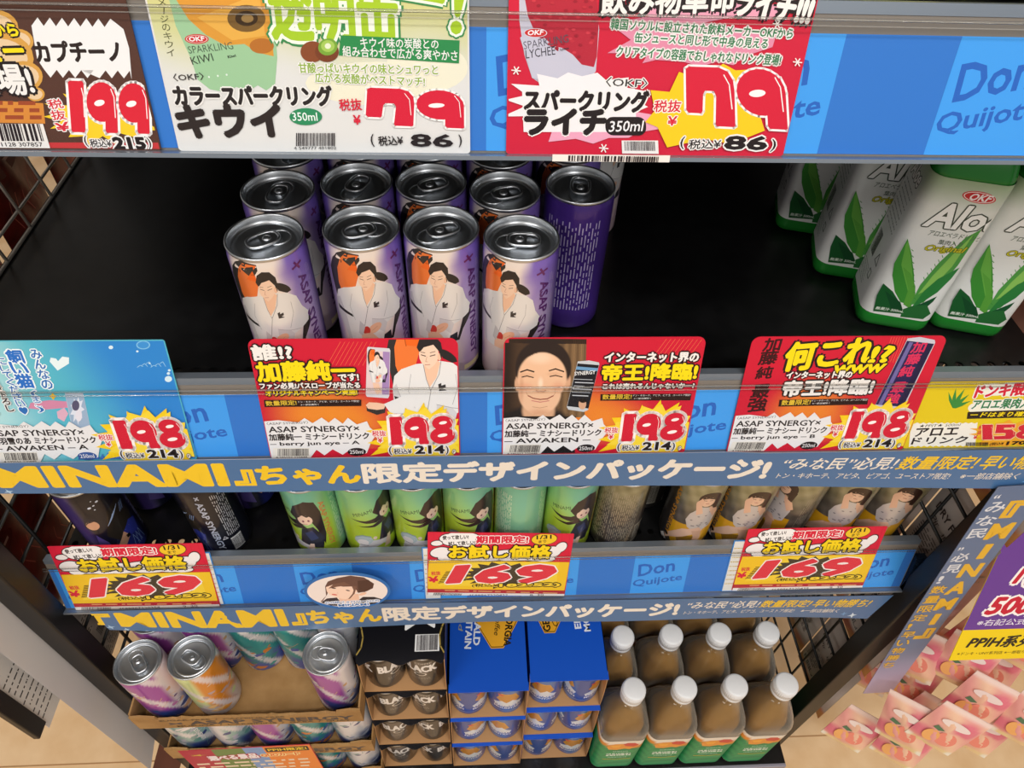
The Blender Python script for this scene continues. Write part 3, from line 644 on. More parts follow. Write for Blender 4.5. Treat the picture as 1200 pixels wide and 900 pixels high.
# ------------------------------------------------------------------ aloe drink bottles
def aloe_bottle():
    root = empty('aloe_bottle'); b = MB(); h = .029
    secs = [rsq(h * k, h * k, r, z) for k, r, z in ((.86, .008, 0), (.97, .01, .003), (1, .011, .007), (1, .011, .013), (.985, .011, .0145))]
    b.loft(secs + [rsq(h * .97, h * .97, .0105, z) for z in (.016, .14)] + [rsq(h * k, h * k, r * k, z) for k, r, z in ((.98, .011, .142), (.97, .011, .146), (.86, .011, .158), (.6, .02, .17), (.43, .03, .176), (.42, .03, .184))], 'green_plastic', None, True, True)
    b.build('bottle_body', root)
    l = MB(); A = rsq(h, h, .011, 0); n = len(A); zs = [.0145, .03, .06, .09, .12, .135, .143]; vs = []; cs = []
    for z in zs:
        for x, y, _ in A: vs.append((x, y, z)); cs.append(mix(c('#e6e7e3'), c('#8fae84'), sstep(.112, .15, z)))
    l.add(vs, [(i * n + q, i * n + (q + 1) % n, (i + 1) * n + (q + 1) % n, (i + 1) * n + q) for i in range(len(zs) - 1) for q in range(n)], 'printed_paper', None, cs, True)
    H_ = homog([(500, 750), (762, 768), (1165, 70), (835, 70)], [(-.02, .017), (.02, .017), (.0225, .142), (-.0215, .142)]); p = Pr(H_, (-.0235, .015, .0235, .143))
    # aloe leaves
    p.poly([(500, 752), (520, 660), (545, 600), (600, 640), (640, 700), (660, 752)], '#1d5a2c'); p.poly([(560, 640), (640, 690), (655, 735), (600, 752)], '#174a28')
    p.poly([(596, 560), (610, 450), (640, 390), (668, 368), (690, 440), (706, 540), (712, 640), (690, 700), (640, 690), (610, 640)], '#3f8f35'); p.poly([(640, 500), (660, 400), (672, 380), (690, 470), (700, 560), (680, 640)], '#68ad45')
    p.poly([(650, 510), (690, 540), (715, 600), (716, 660), (690, 720), (655, 700), (680, 620)], '#5aa03c')
    p.poly([(690, 700), (740, 590), (830, 470), (960, 330), (1040, 280), (930, 470), (840, 590), (760, 680)], '#4f9a45'); p.poly([(730, 640), (800, 540), (900, 420), (1000, 310), (900, 480), (800, 600)], '#8cc45c')
    p.poly([(700, 710), (760, 620), (830, 550), (940, 480), (900, 540), (830, 620), (740, 690)], '#2f7f3c'); p.poly([(680, 720), (760, 680), (830, 640), (810, 670), (760, 720), (690, 752)], '#1c5430')
    p.poly([(655, 725), (700, 705), (780, 690), (800, 735), (760, 768), (640, 768)], '#2a6b35')
    for k in range(9): p.line([(690 + k * 2.5, 420 + k * 30), (698 + k * 2.5, 426 + k * 30)], 4, '#3f8f35'); p.line([(760 + k * 18, 560 - k * 24), (756 + k * 18, 550 - k * 24)], 4, '#4f9a45')
    p.ell(1015, 133, 85, 28, '#c93a3a'); p.ell(1015, 133, 78, 24, '#f0e6e2'); p.ell(1015, 133, 73, 21, '#c22a30'); p.text('OKF', 962, 150, 1068, 150, 33, '#f5eeee', .03, None, 0, .25)
    p.text('Aloe', 752, 300, 1135, 296, 118, '#f2f2ee', .03, '#3a4438', .05, .22)
    p.text('アロエベラドリンク', 768, 340, 1035, 342, 26, '#5c6a5a', .01, None, 0, .15); p.text('葉肉入り', 818, 378, 940, 378, 24, '#5c6a5a', .01)
    p.text('Original', 748, 425, 950, 415, 38, '#c9c22a', .02, '#4a4f18', .05, .35)
    p.text('無果汁 500mL', 510, 740, 655, 745, 16, '#e4efe0', .02, None, 0, .1)
    for q in (1, 2, 3): pass
    p.put(l, lambda u, v, d: (u, -h - d, v), 'printed_paper', step=4e-6, lift=5e-5)
    s = Pr(None, None)                        # left side panel: bar code, recycling marks, small print
    s.scribble(-.016, .118, .012, .078, 9, .0009, '#6a7268', 4); s.rect(-.017, .046, -.003, .07, '#f0f0ec'); s.barcode(-.0165, .047, -.0035, .069, 5)
    for t in ((.004, .05), ): s.line([(t[0], t[1]), (t[0] + .005, t[1] + .009), (t[0] + .01, t[1])], .0009, '#2c3a2c', True)
    s.rr(.004, .034, .011, .042, .001, '#3a463a'); s.rr(.005, .035, .01, .041, .0008, '#e4e6e0'); s.scribble(-.017, .04, .002, .022, 6, .0007, '#7a8278', 6); s.text('Aloe', -.012, .122, .014, .122, .0135, '#f0f0ea', .03, '#3a4438', .06, .2)
    s.put(l, lambda u, v, d: (-h - d, -u, v), 'printed_paper', step=4e-6, lift=5e-5)
    l.build('label', root)
    k = MB(); k.lathe([(0, .198), (.0125, .198), (.0135, .1965), (.0135, .183), (0, .183)], 'green_plastic', 30); k.build('cap', root); return root
AL = [(.349, .122, 'front aloe bottle with green base, left of the pair at the shelf edge'), (.411, .115, 'front aloe bottle at the right end of the middle shelf, cut by the picture edge'), (.333, .187, 'aloe bottle in shade just behind the left front aloe bottle'), (.318, .255, 'aloe bottle deepest in shade, left of the other aloe bottles'), (.394, .187, 'aloe bottle behind the right front aloe bottle')]
a0 = aloe_bottle()
for i, (x, y, nm) in enumerate(AL):
    rz = -.27 - .02 * (i == 1)
    if i == 0: a0.location = (x, y, ZS[1] + .0004); a0.rotation_euler = (0, 0, rz); tag(a0, nm, 'drink bottle', 'aloe drink bottles')
    else: dup(a0, (x, y, ZS[1] + .0004), rz, nm, 'drink bottle', 'aloe drink bottles')
# bottles on the top shelf, only their feet in view
def top_bottle(lab, x, y, col, band):
    root = empty('juice_bottle', (x, y, ZS[0] + .0004)); tag(root, lab, 'drink bottle', 'bottles on the top shelf'); b = MB()
    b.lathe([(0, .001), (.022, 0), (.0265, .003), (.028, .009), (.028, .11), (.024, .13), (.012, .15), (.012, .16), (0, .16)], col, 36); b.build('bottle_body', root)
    l = MB(); l.lathe([(.0284, .012), (.0284, .1)], 'printed_paper', 36, c(band))
    p = Pr(); p.text('www.customsignal.com', -.022, .014, .022, .014, .004, '#3a4a1a', .02); p.line([(-.04, .0115), (.04, .0115)], .0012, '#e8e04a'); p.put(l, cmap(.0284, lambda v: .0284), 'printed_paper', curved=True); l.build('label', root)
    k = MB(); k.lathe([(0, .176), (.013, .176), (.0138, .174), (.0138, .16), (0, .16)], 'black_steel', 24); k.build('cap', root)
MT['dark_green_glass'] = mat('dark_green_glass', '#26301a', .12); MT['lime_plastic'] = mat('lime_plastic', '#6f7a2c', .2)
top_bottle('bottle with yellow label foot above the top rail, right of the red lychee card', .241, .13, 'dark_green_glass', '#b3ae3a')
top_bottle('murky green bottle foot at the top right corner, right of the yellow-labelled bottle', .307, .13, 'lime_plastic', '#4a4e2a')
top_bottle('dark bottle foot above the top rail, left of the yellow-labelled bottle', .178, .135, 'dark_green_glass', '#2c2f22')

# ------------------------------------------------------------------ tea bottles on the deck
def tea_bottle():
    root = empty('tea_bottle'); h = .0322; b = MB()
    S = [(.88, .01, 0), (.98, .011, .004), (1, .012, .01), (1, .012, .06), (.985, .012, .064), (1, .012, .068), (1, .012, .148), (.985, .014, .156), (.9, .016, .168), (.72, .018, .185), (.5, .02, .202), (.4, .02, .211), (.385, .02, .22)]
    b.loft([rsq(h * k, h * k, min(r, h * k * .98), z) for k, r, z in S], 'clear_bottle', None, True, False); b.build('bottle_body', root)
    t = MB(); t.loft([rsq(h * k - .0046, h * k - .0046, min(r + .006, (h * k - .0046) * .98), z) for k, r, z in S[1:9]] + [rsq(.0135, .0135, .013, .204)], 'tea', None, True, True); t.build('tea', root)
    l = MB(); A = rsq(h + .0003, h + .0003, .0122, 0); n = len(A); zs = [.008 + .006 * i for i in range(22)]; vs = []; cs = []
    for z in zs:
        for x, y, _ in A:
            k = sin(x * 160) * .5 + sin(y * 130 + x * 60) * .5; col = mix(c('#1d8250'), c('#2f9a5c'), .5 + .5 * sin((x + y) * 900 + z * 300))
            top = .104 + .01 * k
            if z > top: col = c('#d98a2e')
            if z > .118 + .008 * k: col = c('#ece2d2')
            vs.append((x, y, z)); cs.append(col)
    l.add(vs, [(i * n + q, i * n + (q + 1) % n, (i + 1) * n + (q + 1) % n, (i + 1) * n + q) for i in range(len(zs) - 1) for q in range(n)], 'printed_paper', None, cs, True)
    p = Pr(None, (-.024, .008, .024, .134)); p.uvpoly([(-.022, .112), (-.018, .097), (-.006, .094), (.004, .099), (.012, .096), (.018, .104), (.02, .118), (.008, .122), (-.012, .121)], '#e8973a'); p.uvpoly([(.0, .12), (.004, .111), (.016, .107), (.022, .116), (.016, .124), (.006, .125)], '#cf4a3c'); p.uvpoly([(-.018, .116), (-.012, .104), (-.004, .104), (-.002, .115)], '#f3ab3e')
    p.scribble(-.01, .088, .012, .083, 2, .0012, '#cfe6d6', 3); p.scribble(-.018, .078, .018, .064, 2, .0045, '#e6f2e6', 4); p.scribble(-.014, .06, .014, .055, 2, .001, '#cfe6d6', 5); p.line([(-.02, .05), (.0, .046), (.02, .05)], .0016, '#d9c23a')
    p.put(l, lambda u, v, d: (u, -h - .0003 - d, v), 'printed_paper', lift=1e-4, step=1e-5); l.build('label', root)
    k = MB(); k.lathe([(0, .2445), (.0125, .2445), (.0145, .2435), (.0152, .2415), (.0152, .227), (.0147, .226), (.0152, .2255), (.0152, .221), (.0145, .2205), (0, .2205)], 'white_cap', 36)
    for i in range(40): a = 2 * pi * i / 40; k.tube([(.0152 * cos(a), .0152 * sin(a), .228), (.0152 * cos(a), .0152 * sin(a), .2405)], .0005, 'white_cap', 4)
    k.build('cap', root); return root
tb = tea_bottle(); NM = ('leftmost', 'second from left', 'third from left', 'rightmost')
for r, (y, rn_) in enumerate(((-.0175, 'front row'), (.052, 'second row'), (.121, 'dim back row'))):
    for k in range(4):
        x = .191 + .0668 * k + (0, -.004, -.006)[r]; lab = 'amber tea bottle with white cap, ' + NM[k] + ' of the ' + rn_
        if r == k == 0: tb.location = (x, y, ZD + .0004); tag(tb, lab, 'drink bottle', 'tea bottles on the deck')
        else: dup(tb, (x, y, ZD + .0004), 0, lab, 'drink bottle', 'tea bottles on the deck')

# ------------------------------------------------------------------ corrugated trays with cans
TX0, TX1, TY0, TY1 = -.4132, -.1484, -.045, .14
TZ = [ZD + .0006 + .1256 * k for k in range(3)]
def wavy(x0, x1, z, amp, rn, n=46): return [(x0 + (x1 - x0) * i / n, z + rn.uniform(-amp, amp) + (.004 if rn.random() < .12 else 0)) for i in range(n + 1)]
for k, (z, nm) in enumerate(zip(TZ, ('lowest cardboard can tray of the stack, standing on the deck', 'middle cardboard can tray of the stack, full of pale cans', 'top cardboard can tray of the stack, half emptied'))):
    m = MB(); rn = random.Random(k); t = .0028; dx = .004 * (2 - k); hf = .031
    x0, x1 = TX0, TX1
    m.box(x0, x1, TY0, TY1, z, z + .002, 'cardboard'); fr = [(x1, z), (x0, z)] + wavy(x0, x1, z + hf, .0012, rn)
    fr = [(x0, z)] + [(x1, z)] + wavy(x0, x1, z + hf, .0011, rn)[::-1]
    m.prism(fr, TY0 - t, TY0, 'cardboard')
    for xs in (x0, x1 - .002): m.box(xs, xs + .002, TY0, TY1, z, z + hf + .012 * (k == 2), 'cardboard')
    m.box(x0, x1, TY1, TY1 + t, z, z + hf, 'cardboard')
    for a, s_ in ((x0, 1), (x1, -1)): m.prism([(a, z + hf - .002), (a + s_ * .03, z + hf - .002), (a + s_ * .028, z + hf + .006), (a + s_ * .012, z + hf + .011), (a, z + hf + .009)], TY0 - t + .0003, TY0 - .0004, 'cardboard')
    m.build
    p = Pr(lambda a, b_: (x0 + a, z + b_)); W = x1 - x0
    p.text('SUGAR-FREE  /  CAFFEINE-FREE', .03, .0242, W * .66, .0242, .0045, '#54402a', .04); p.text('ASAP SYNERGY', .062, .0095, W - .01, .0095, .0125, '#3c373c', .05)
    for a in (0.5, 2.5): p.line([(.046 - .008 * cos(a), .015 - .004 * sin(a)), (.046 + .008 * cos(a), .015 + .004 * sin(a))], .0024, '#4f4a4e')
    p.text('MUSUNA  /  L-ARGININE  /  GABA  /  GUAY', .045, .0035, W - .015, .0035, .0046, '#4a3824', .04)
    p.put(m, lambda u, v, d: (u, TY0 - t - d, v), 'printed_paper')
    o = m.build('cardboard_tray'); tag(o, nm, 'cardboard tray', 'cardboard trays of cans')
g = 'cans in the cardboard trays'; zc = TZ[2] + .002
can(magenta, -.383, -.0155, zc, .3, 'magenta and white can at the front left corner of the top tray', g, -2.1)
can(orange, -.3265, -.012, zc, 1.7, 'orange and lime can at the front of the top tray', g, .15)
can(magenta, -.1795, -.012, zc, .4, 'magenta can standing alone at the front right of the top tray', g, -1.1)
can(magenta, -.385, .041, zc, .2, 'magenta can at the back left of the top tray', g, .5)
can(magenta, -.3329, .041, zc, .5, 'magenta can at the back of the top tray, second from left', g, .8)
can(teal, -.2808, .041, zc, .1, 'teal can with orange fish shape, back of the top tray', g, .2)
can(teal, -.2287, .041, zc, 1.8, 'teal and white can at the back of the top tray, right of the fish can', g, .2)
can(pale, -.1766, .041, zc, .9, 'blue and lime can at the back right corner of the top tray', g, .9)
for t, nm in ((1, 'middle tray'), (0, 'lowest tray')):
    for r in range(2):
        for k in range(5): can((pale, pale, magenta, teal, pale)[k] if r == 0 else pale, -.3843 + .0519 * k, -.016 + .053 * r, TZ[t] + .002, .6 * k - 1, 'can in the ' + nm + ', ' + ('leftmost', 'second', 'third', 'fourth', 'rightmost')[k] + (' of the front row' if r == 0 else ' of the back row'), g)

# ------------------------------------------------------------------ six-packs of coffee cans
def coffee_fn(a, b_):
    def f(u, v): return mix(c(a), c(b_), sstep(.3, .9, .5 + .5 * sin(u * .12 + 1)))
    return f
def black_art(p):
    for q in (-.045, .005, .052):
        p.text('BLACK', q - .021, .05, q + .021, .05, .019, '#f0f0f0', .05); p.ell(q, .043, .008, .005, '#d8d4cc'); p.ell(q, .043, .006, .0035, '#2a2a2e'); p.scribble(q - .012, .034, q + .012, .026, 2, .001, '#a8a49c', 3)
    p.scribble(.024, .02, .034, .075, 6, .0006, '#8a8680', 5, True); p.text('COFFEE', -.05, .073, -.03, .073, .004, '#c8c4bc', .02)
def blue_art(p):
    for q in (-.05, 0, .05):
        p.poly([(q - .016, .05), (q - .009, .072), (q + .009, .072), (q + .016, .05), (q, .034)], '#d29a2a'); p.poly([(q - .013, .052), (q - .0075, .069), (q + .0075, .069), (q + .013, .052), (q, .039)], '#c98a20')
        p.poly([(q - .02, .034), (q - .008, .046), (q - .002, .041), (q + .006, .05), (q + .012, .042), (q + .02, .036), (q + .018, .03), (q - .018, .03)], '#dfe9f4'); p.text('EMERALD', q - .018, .026, q + .018, .026, .005, '#f2f4f8', .03); p.text('MOUNTAIN', q - .019, .0185, q + .019, .0185, .0055, '#f2f4f8', .03)
        p.ell(q - .01, .066, .004, .003, '#d8503a', 12)
    p.line([(-.075, .012), (.075, .012)], .002, '#7f98c8')
def small_can(fn, art, Rr, Hh):
    o = can_parts('s', 'x', 'x', fn, art, Rr, Hh, tab=False); return o
PH = .0905
cb = small_can(coffee_fn('#1c1a19', '#514a44'), black_art, .0242, .0868)
cu_ = small_can(coffee_fn('#17489e', '#3f74bc'), blue_art, .0240, .0868)
def pack(lab, x0, y0, z, W, D, mat_, src, art, group, rot0, wave):
    root = empty('six_pack', (x0 + W / 2, y0 + D / 2, z)); tag(root, lab, 'six-pack', group)
    hw, hd = W / 2, D / 2; t = .0009
    s = MB()                                    # sleeve: outer print, kraft inside, open at the front and back
    s.box(-hw, hw, -hd, hd, 0, t, 'kraft_board'); s.box(-hw + .002, hw - .002, -hd + .0002, hd, t, t + .0004, 'kraft_board')
    for sx in (-1, 1):
        a, b_ = sorted((sx * hw, sx * (hw - t)))
        pr = [( -hd, 0), (hd, 0), (hd, PH - .004), (hd - .01, PH), (-hd + .012, PH), (-hd + .004, PH - .012), (-hd + .0005, PH * .45)]
        vs = [(a, q, w_) for q, w_ in pr] + [(b_, q, w_) for q, w_ in pr]; n = len(pr)
        s.add(vs[:n], [list(range(n))], mat_ if sx < 0 else 'kraft_board'); s.add(vs[n:], [list(range(n))], 'kraft_board' if sx < 0 else mat_)
        s.add(vs, [(i, (i + 1) % n, (i + 1) % n + n, i + n) for i in range(n)], 'kraft_board')
    N = 28; front = [(-hw + W * i / N, -hd + wave * (.5 - .5 * cos(4 * pi * i / N)) * (1 if wave else 0) + (.0015 if not wave else 0)) for i in range(N + 1)]
    if wave: front = [(x, -hd + .003 + wave * abs(sin(2 * pi * i / N + 0)) ** 1.0 * 0 + wave * (1 - abs(cos(2 * pi * i / N * 1.0 + 0)) if 0 else (abs(cos(2 * pi * i / N)) ** 3 if True else 0)) * .0 + (-wave * (abs(cos(2 * pi * i / N)) ** 4) if 0 < i < N else 0)) for i, (x, _) in enumerate(front)]
    top = front + [(hw, hd), (-hw, hd)]; n = len(top)
    s.add([(a, b_, PH) for a, b_ in top], [list(range(n))], mat_); s.add([(a, b_, PH - t) for a, b_ in top], [list(range(n))[::-1]], 'kraft_board')
    s.add([(a, b_, PH - t) for a, b_ in top] + [(a, b_, PH) for a, b_ in top], [(i, (i + 1) % n, (i + 1) % n + n, i + n) for i in range(n)], mat_)
    if art:
        p = Pr(); art(p, hw, hd); p.put(s, lambda u, v, d: (u, v, PH + d), 'printed_paper')
    s.build('sleeve', root)
    for r in range(2):
        for k in range(2):
            q = dup(src, (-W / 4 + W / 2 * k, -hd + .027 + .0495 * r, t + .0005), rot0 + k * 1.1 + r); del q['label']; del q['category']; q.parent = root; q.name = 'can'
def topblack(p, hw, hd):
    p.text('BLACK', .004, hd - .02, .004, -hd + .038, .034, '#f0f0f0', .05)
    p.rect(.016, -hd + .012, .044, -hd + .032, '#e9e9ea'); p.barcode(.018, -hd + .013, .042, -hd + .031, 7)
    for s_ in (-1, 1): p.line([(s_ * (hw - .0005), -hd + .01), (s_ * (hw - .005), -hd + .018), (s_ * (hw - .006), -hd + .03), (s_ * (hw - .0035), -hd + .04), (s_ * (hw - .001), -hd + .046)], .0016, '#a8904a')
def topblue(p, hw, hd):
    y = -hd + .082
    def D(k, col): p.poly([(.012 - .03 * k, y + .012 * k), (.012 - .022 * k, y + .033 * k), (.012 + .022 * k, y + .033 * k), (.012 + .03 * k, y + .012 * k), (.012 + .008 * k, y - .027 * k), (.012 - .008 * k, y - .027 * k)], col)
    D(1, '#e8a82a'); D(.95, '#3a3012'); D(.91, '#e8a82a'); p.text('GEORGIA', .027, y + .03, .02, y - .024, .0095, '#2a2210', .04); p.text('Coffee', .012, y + .02, .008, y - .01, .007, '#4a3812', .01, None, 0, .3); p.ell(.016, y + .026, .004, .003, '#4a3812', 12)
    p.text('EMERALD', -.014, y + .045, -.019, y - .022, .0085, '#e6ebf6', .04); p.text('MOUNTAIN', -.025, y + .05, -.03, y - .026, .0085, '#e6ebf6', .04); p.text('Blend', -.0345, y + .04, -.038, y - .002, .006, '#9a9a8a', .01, None, 0, .3)
def topblue2(p, hw, hd):
    y = -hd + .09
    def D(k, col): p.poly([(-.02 - .026 * k, y + .02), (-.02 - .02 * k, y + .034 * k), (-.02 + .02 * k, y + .034 * k), (-.02 + .028 * k, y + .012 * k), (-.02 + .007 * k, y - .027 * k), (-.02 - .007 * k, y - .027 * k)], col)
    D(1, '#e8a82a'); D(.95, '#3a3012'); D(.91, '#e8a82a'); p.text('GEORGIA', -.018, y - .024, -.024, y + .03, .0095, '#2a2210', .04); p.text('Coffee', -.008, y - .018, -.012, y + .016, .007, '#4a3812', .01, None, 0, .3)
    p.text('EMERALD', .022, y - .022, .018, y + .045, .0085, '#e6ebf6', .04); p.text('MOUNTAIN', .034, y - .026, .03, y + .05, .0085, '#e6ebf6', .04); p.text('Blend', .042, y + .0, .039, y + .04, .006, '#9a9a8a', .01, None, 0, .3)
NP = ('lowest', 'second from the bottom', 'third from the bottom', 'topmost')
for k in range(4): pack('black coffee six-pack, ' + (NP[k] if k < 3 else 'topmost with a bar code') + ' of the black stack', -.1475, -.036 + .005 * k, ZD + .0006 + .091 * k, .1, .15, 'carton_black', cb, topblack, 'black coffee six-packs', .25 * k - .2, .006)
for k in range(3): pack('blue coffee six-pack, ' + (NP[k] if k < 2 else 'topmost with yellow diamond emblem') + ' of the left blue stack', -.0455, -.039 + .006 * k, ZD + .0006 + .091 * k, .099, .15, 'carton_blue', cu_, topblue, 'blue coffee six-packs', .5 * k, 0)
for k in range(3): pack('blue coffee six-pack, ' + (NP[k] if k < 2 else 'topmost with yellow diamond emblem') + ' of the right blue stack', .0555, -.033 + .008 * k, ZD + .0006 + .091 * k, .099, .15, 'carton_blue', cu_, topblue2, 'blue coffee six-packs', .4 * k + 1, 0)
def wipe(o):
    for ch in list(o.children): wipe(ch)
    bpy.data.objects.remove(o)
wipe(cb); wipe(cu_)
for o in PROTO:
    if o not in used: wipe(o)

# ------------------------------------------------------------------ hanging bags outside the wire sides
def bag(name, lab, loc, w_, h_, rx, ry, rz, colfn, art=None, m='printed_film', th=.012, group=None, cat='snack bag'):
    b = MB(); nx, ny = 14, 16
    for sgn in (-1, 1):
        vs = []; cs = []
        for j in range(ny + 1):
            for i in range(nx + 1):
                a, q = i / nx, j / ny; k = max(0, sin(pi * a)) ** .6 * max(0, min(1, (q - .03) / .2, (.93 - q) / .25)) ** .6 if .03 < q < .93 else 0
                vs.append((w_ * (a - .5), sgn * (-.0004 - th * .5 * k) + .0012 * sin(a * 19 + q * 13) * k, h_ * (q - 1))); cs.append(colfn(a, q))
        fs = [(j * (nx + 1) + i, j * (nx + 1) + i + 1, (j + 1) * (nx + 1) + i + 1, (j + 1) * (nx + 1) + i) for j in range(ny) for i in range(nx)]
        if sgn < 0: fs = [f[::-1] for f in fs]
        b.add(vs, fs, m, None, cs, True)
    if art:
        p = Pr(); art(p, w_, h_)
        for s_ in (-1, 1): p.put(b, lambda u, v, d, s_=s_: (-s_ * u * -1 if s_ < 0 else -u, s_ * (.0006 + th * .5 * .97 + d), v - h_), 'printed_paper', step=1e-5)
    o = b.build(name); o.location = loc; o.rotation_euler = (rx, ry, rz); return tag(o, lab, cat, group)
def red_fn(a, q): return mix(c('#4a1512'), c('#8f2a22'), .5 + .5 * sin(a * 9 + q * 14) * sin(q * 23 + a * 4)) if q > .08 else c('#c9b8ae')
def red_art(p, w_, h_):
    p.text('BEEF', -w_ * .38, h_ * .55, w_ * .38, h_ * .6, h_ * .14, '#8a5a4c', .02) if 0 else None
    for k in range(5): p.line([(-w_ * .4 + w_ * .16 * k, h_ * .3), (-w_ * .32 + w_ * .16 * k, h_ * .42), (-w_ * .38 + w_ * .16 * k, h_ * .5)], w_ * .012, '#c9675a')
    p.ell(0, h_ * .68, w_ * .3, h_ * .07, '#5a120e'); p.line([(-w_ * .2, h_ * .68), (w_ * .2, h_ * .7)], w_ * .03, '#b98a78')
i = 0
for y, z, nm in ((.05, -.235, 'low, beside the left post'), (.11, -.29, 'low, second behind the left post'), (.33, .05, 'outside the chrome fence, nearest its middle'), (.45, .06, 'outside the far end of the chrome fence'), (.24, -.25, 'low and deeper, behind the wire side'), (.21, .04, 'outside the front end of the chrome fence')):
    bag('snack_bag', 'dark red snack bag hanging ' + nm, ((-.505 - .012 * (i % 3)) if z < 0 else -.482, y, z), .112, .16, 0, 0, pi / 2 + .1, red_fn, red_art, group='red snack bags'); i += 1
def white_fn(a, q): return mix(c('#d8d2cc'), c('#c9c2bb'), sin(a * 7 + q * 5) ** 2)
def back_art(p, w_, h_):
    p.rect(-w_ * .36, h_ * .55, w_ * .3, h_ * .8, '#e2ddd6'); p.scribble(-w_ * .34, h_ * .78, w_ * .28, h_ * .57, 7, h_ * .014, '#6a6460', 3); p.barcode(-w_ * .3, h_ * .38, w_ * .05, h_ * .5, 3); p.scribble(-w_ * .36, h_ * .34, w_ * .34, h_ * .12, 7, h_ * .012, '#7a746e', 7)
for k, (y, z) in enumerate(((.075, -.44), (.15, -.45))): bag('snack_bag', 'white-backed bag with small print, ' + ('lower left behind the wire side' if k == 0 else 'lower left, deeper behind the wires'), (-.505, y, z), .1, .15, 0, 0, pi / 2, white_fn, back_art, group='white-backed bags on the left')
def fruit_fn(a, q):
    if q < .18: return mix(c('#c9705a'), c('#d99a5a'), .5 + .5 * sin(a * 13 + q * 20))
    return mix(c('#d9cbc2'), c('#c2b2a8'), .5 + .5 * sin(a * 5 + q * 9))
def fruit_art(t2):
    def f(p, w_, h_):
        p.text('DRY FRUITS', -w_ * .36, h_ * .72, w_ * .36, h_ * .72, h_ * .07, '#4a3a34', .02); p.text(t2, -w_ * .3, h_ * .6, w_ * .2, h_ * .62, h_ * .075, '#5a4840', .0, None, 0, .3)
        p.scribble(-w_ * .38, h_ * .55, w_ * .38, h_ * .3, 9, h_ * .011, '#6a5c56', 5); p.rect(-w_ * .4, h_ * .2, w_ * .0, h_ * .28, '#e6ddd6'); p.barcode(-w_ * .38, h_ * .21, -w_ * .02, h_ * .27, 6)
    return f
k = 0
for z, nm in ((-.04, 'upper row'), (-.21, 'middle row'), (-.38, 'third row'), (-.55, 'lowest row')):
    for y, n2 in ((.035, 'front'), (.135, 'middle'), (.235, 'rear')):
        bag('snack_bag', 'pale dried fruit bag behind the right wire mesh, ' + nm + ', ' + n2 + ' one', (.497 + .004 * k % .012, y, z), .094, .16, 0, 0, pi / 2, fruit_fn, fruit_art(('Pineapple', 'Peach', 'Mango')[k % 3]), group='dried fruit bags on the right'); k += 1
bag('snack_bag', 'brown glossy bag hanging outside the right end of the middle shelf', (.492, .15, .06), .1, .13, 0, 0, pi / 2, lambda a, q: mix(c('#8a5a4c'), c('#a87868'), .5 + .5 * sin(q * 30)), None, group=None)
def pink_fn(a, q):
    col = mix(c('#e9a09a'), c('#f2c7a8'), .5 + .5 * sin(a * 8 + q * 6)); col = mix(col, c('#e2788a'), sstep(.3, .6, sin(a * 5 + 1) * sin(q * 7)))
    if q < .1 and (a < .14 or a > .86): return c('#f2ead8')
    if q > .9: return c('#f3d9d0')
    return mix(col, c('#efdc9a'), sstep(.16, .06, q) * .7)
def pink_art(p, w_, h_):
    p.ell(-w_ * .1, h_ * .35, w_ * .2, h_ * .16, '#ee8f7c'); p.ell(w_ * .18, h_ * .3, w_ * .16, h_ * .14, '#f0b06a'); p.poly([(w_ * .05, h_ * .5), (w_ * .25, h_ * .56), (w_ * .3, h_ * .48), (w_ * .15, h_ * .45)], '#5a7a5a'); p.ell(0, h_ * .7, w_ * .3, h_ * .08, '#f4e2dc')
PK = [(0.515, -0.045, -0.635, 0.05), (0.555, -0.071, -0.606, -0.01), (0.595, -0.045, -0.591, 0.08), (0.635, -0.071, -0.559, 0.00), (0.530, 0.020, -0.575, -0.07), (0.570, -0.006, -0.561, -0.03), (0.610, 0.020, -0.530, -0.11), (0.650, -0.006, -0.504, -0.07), (0.520, -0.060, -0.534, -0.12), (0.560, -0.086, -0.500, 0.06), (0.600, -0.060, -0.480, 0.03), (0.640, -0.086, -0.471, -0.04), (0.540, 0.005, -0.480, -0.10), (0.580, -0.021, -0.451, -0.03), (0.620, 0.005, -0.442, 0.08), (0.660, -0.021, -0.420, 0.11)]
for k, (x, y, z, a) in enumerate(PK):
    bag('gummy_bag', 'pink peach gummy bag hanging right of the rack, ' + ('bottom', 'second', 'third', 'top')[k // 4] + ' tier, ' + ('leftmost', 'second', 'third', 'rightmost')[k % 4], (x, y, z + .045), .054, .085, -.2, a * 2, -.6 + a, pink_fn, pink_art, group='pink gummy bags', th=.01)

# ------------------------------------------------------------------ price cards
TW, THh = .1439, .1036
def card(i, x0, w_, h_, label, pr, rot=0, lift=.0008, r=.006, col='#f2f0ee', v0=0, group=None, name='price_card'):
    m = MB(); fm = rail(i, x0, lift, v0, rot); pts = []
    for cx, cy, a0 in ((w_ - r, h_ - r, 0), (r, h_ - r, 90), (r, .0015, 180), (w_ - r, .0015, 270)):
        rr_ = r if cy > .002 else .0015
        if cy < .002: cx = w_ - .0015 if cx > w_ / 2 else .0015
        for k in range(6): a = radians(a0 + 18 * k); pts.append((cx + rr_ * cos(a), cy + rr_ * sin(a)))
    n = len(pts); m.add([fm(a, b, 0) for a, b in pts] + [fm(a, b, .0005) for a, b in pts], [list(range(n))[::-1], list(range(n, 2 * n))] + [(q, (q + 1) % n, (q + 1) % n + n, q + n) for q in range(n)], 'printed_paper', c(col))
    pr.put(m, lambda u, v, d: fm(u, v, .0005 + d), 'printed_paper', step=6e-6, lift=3e-5)
    o = m.build(name); return tag(o, label, 'price card', group)
def corner(p, x0, y0, x1, y1): pass
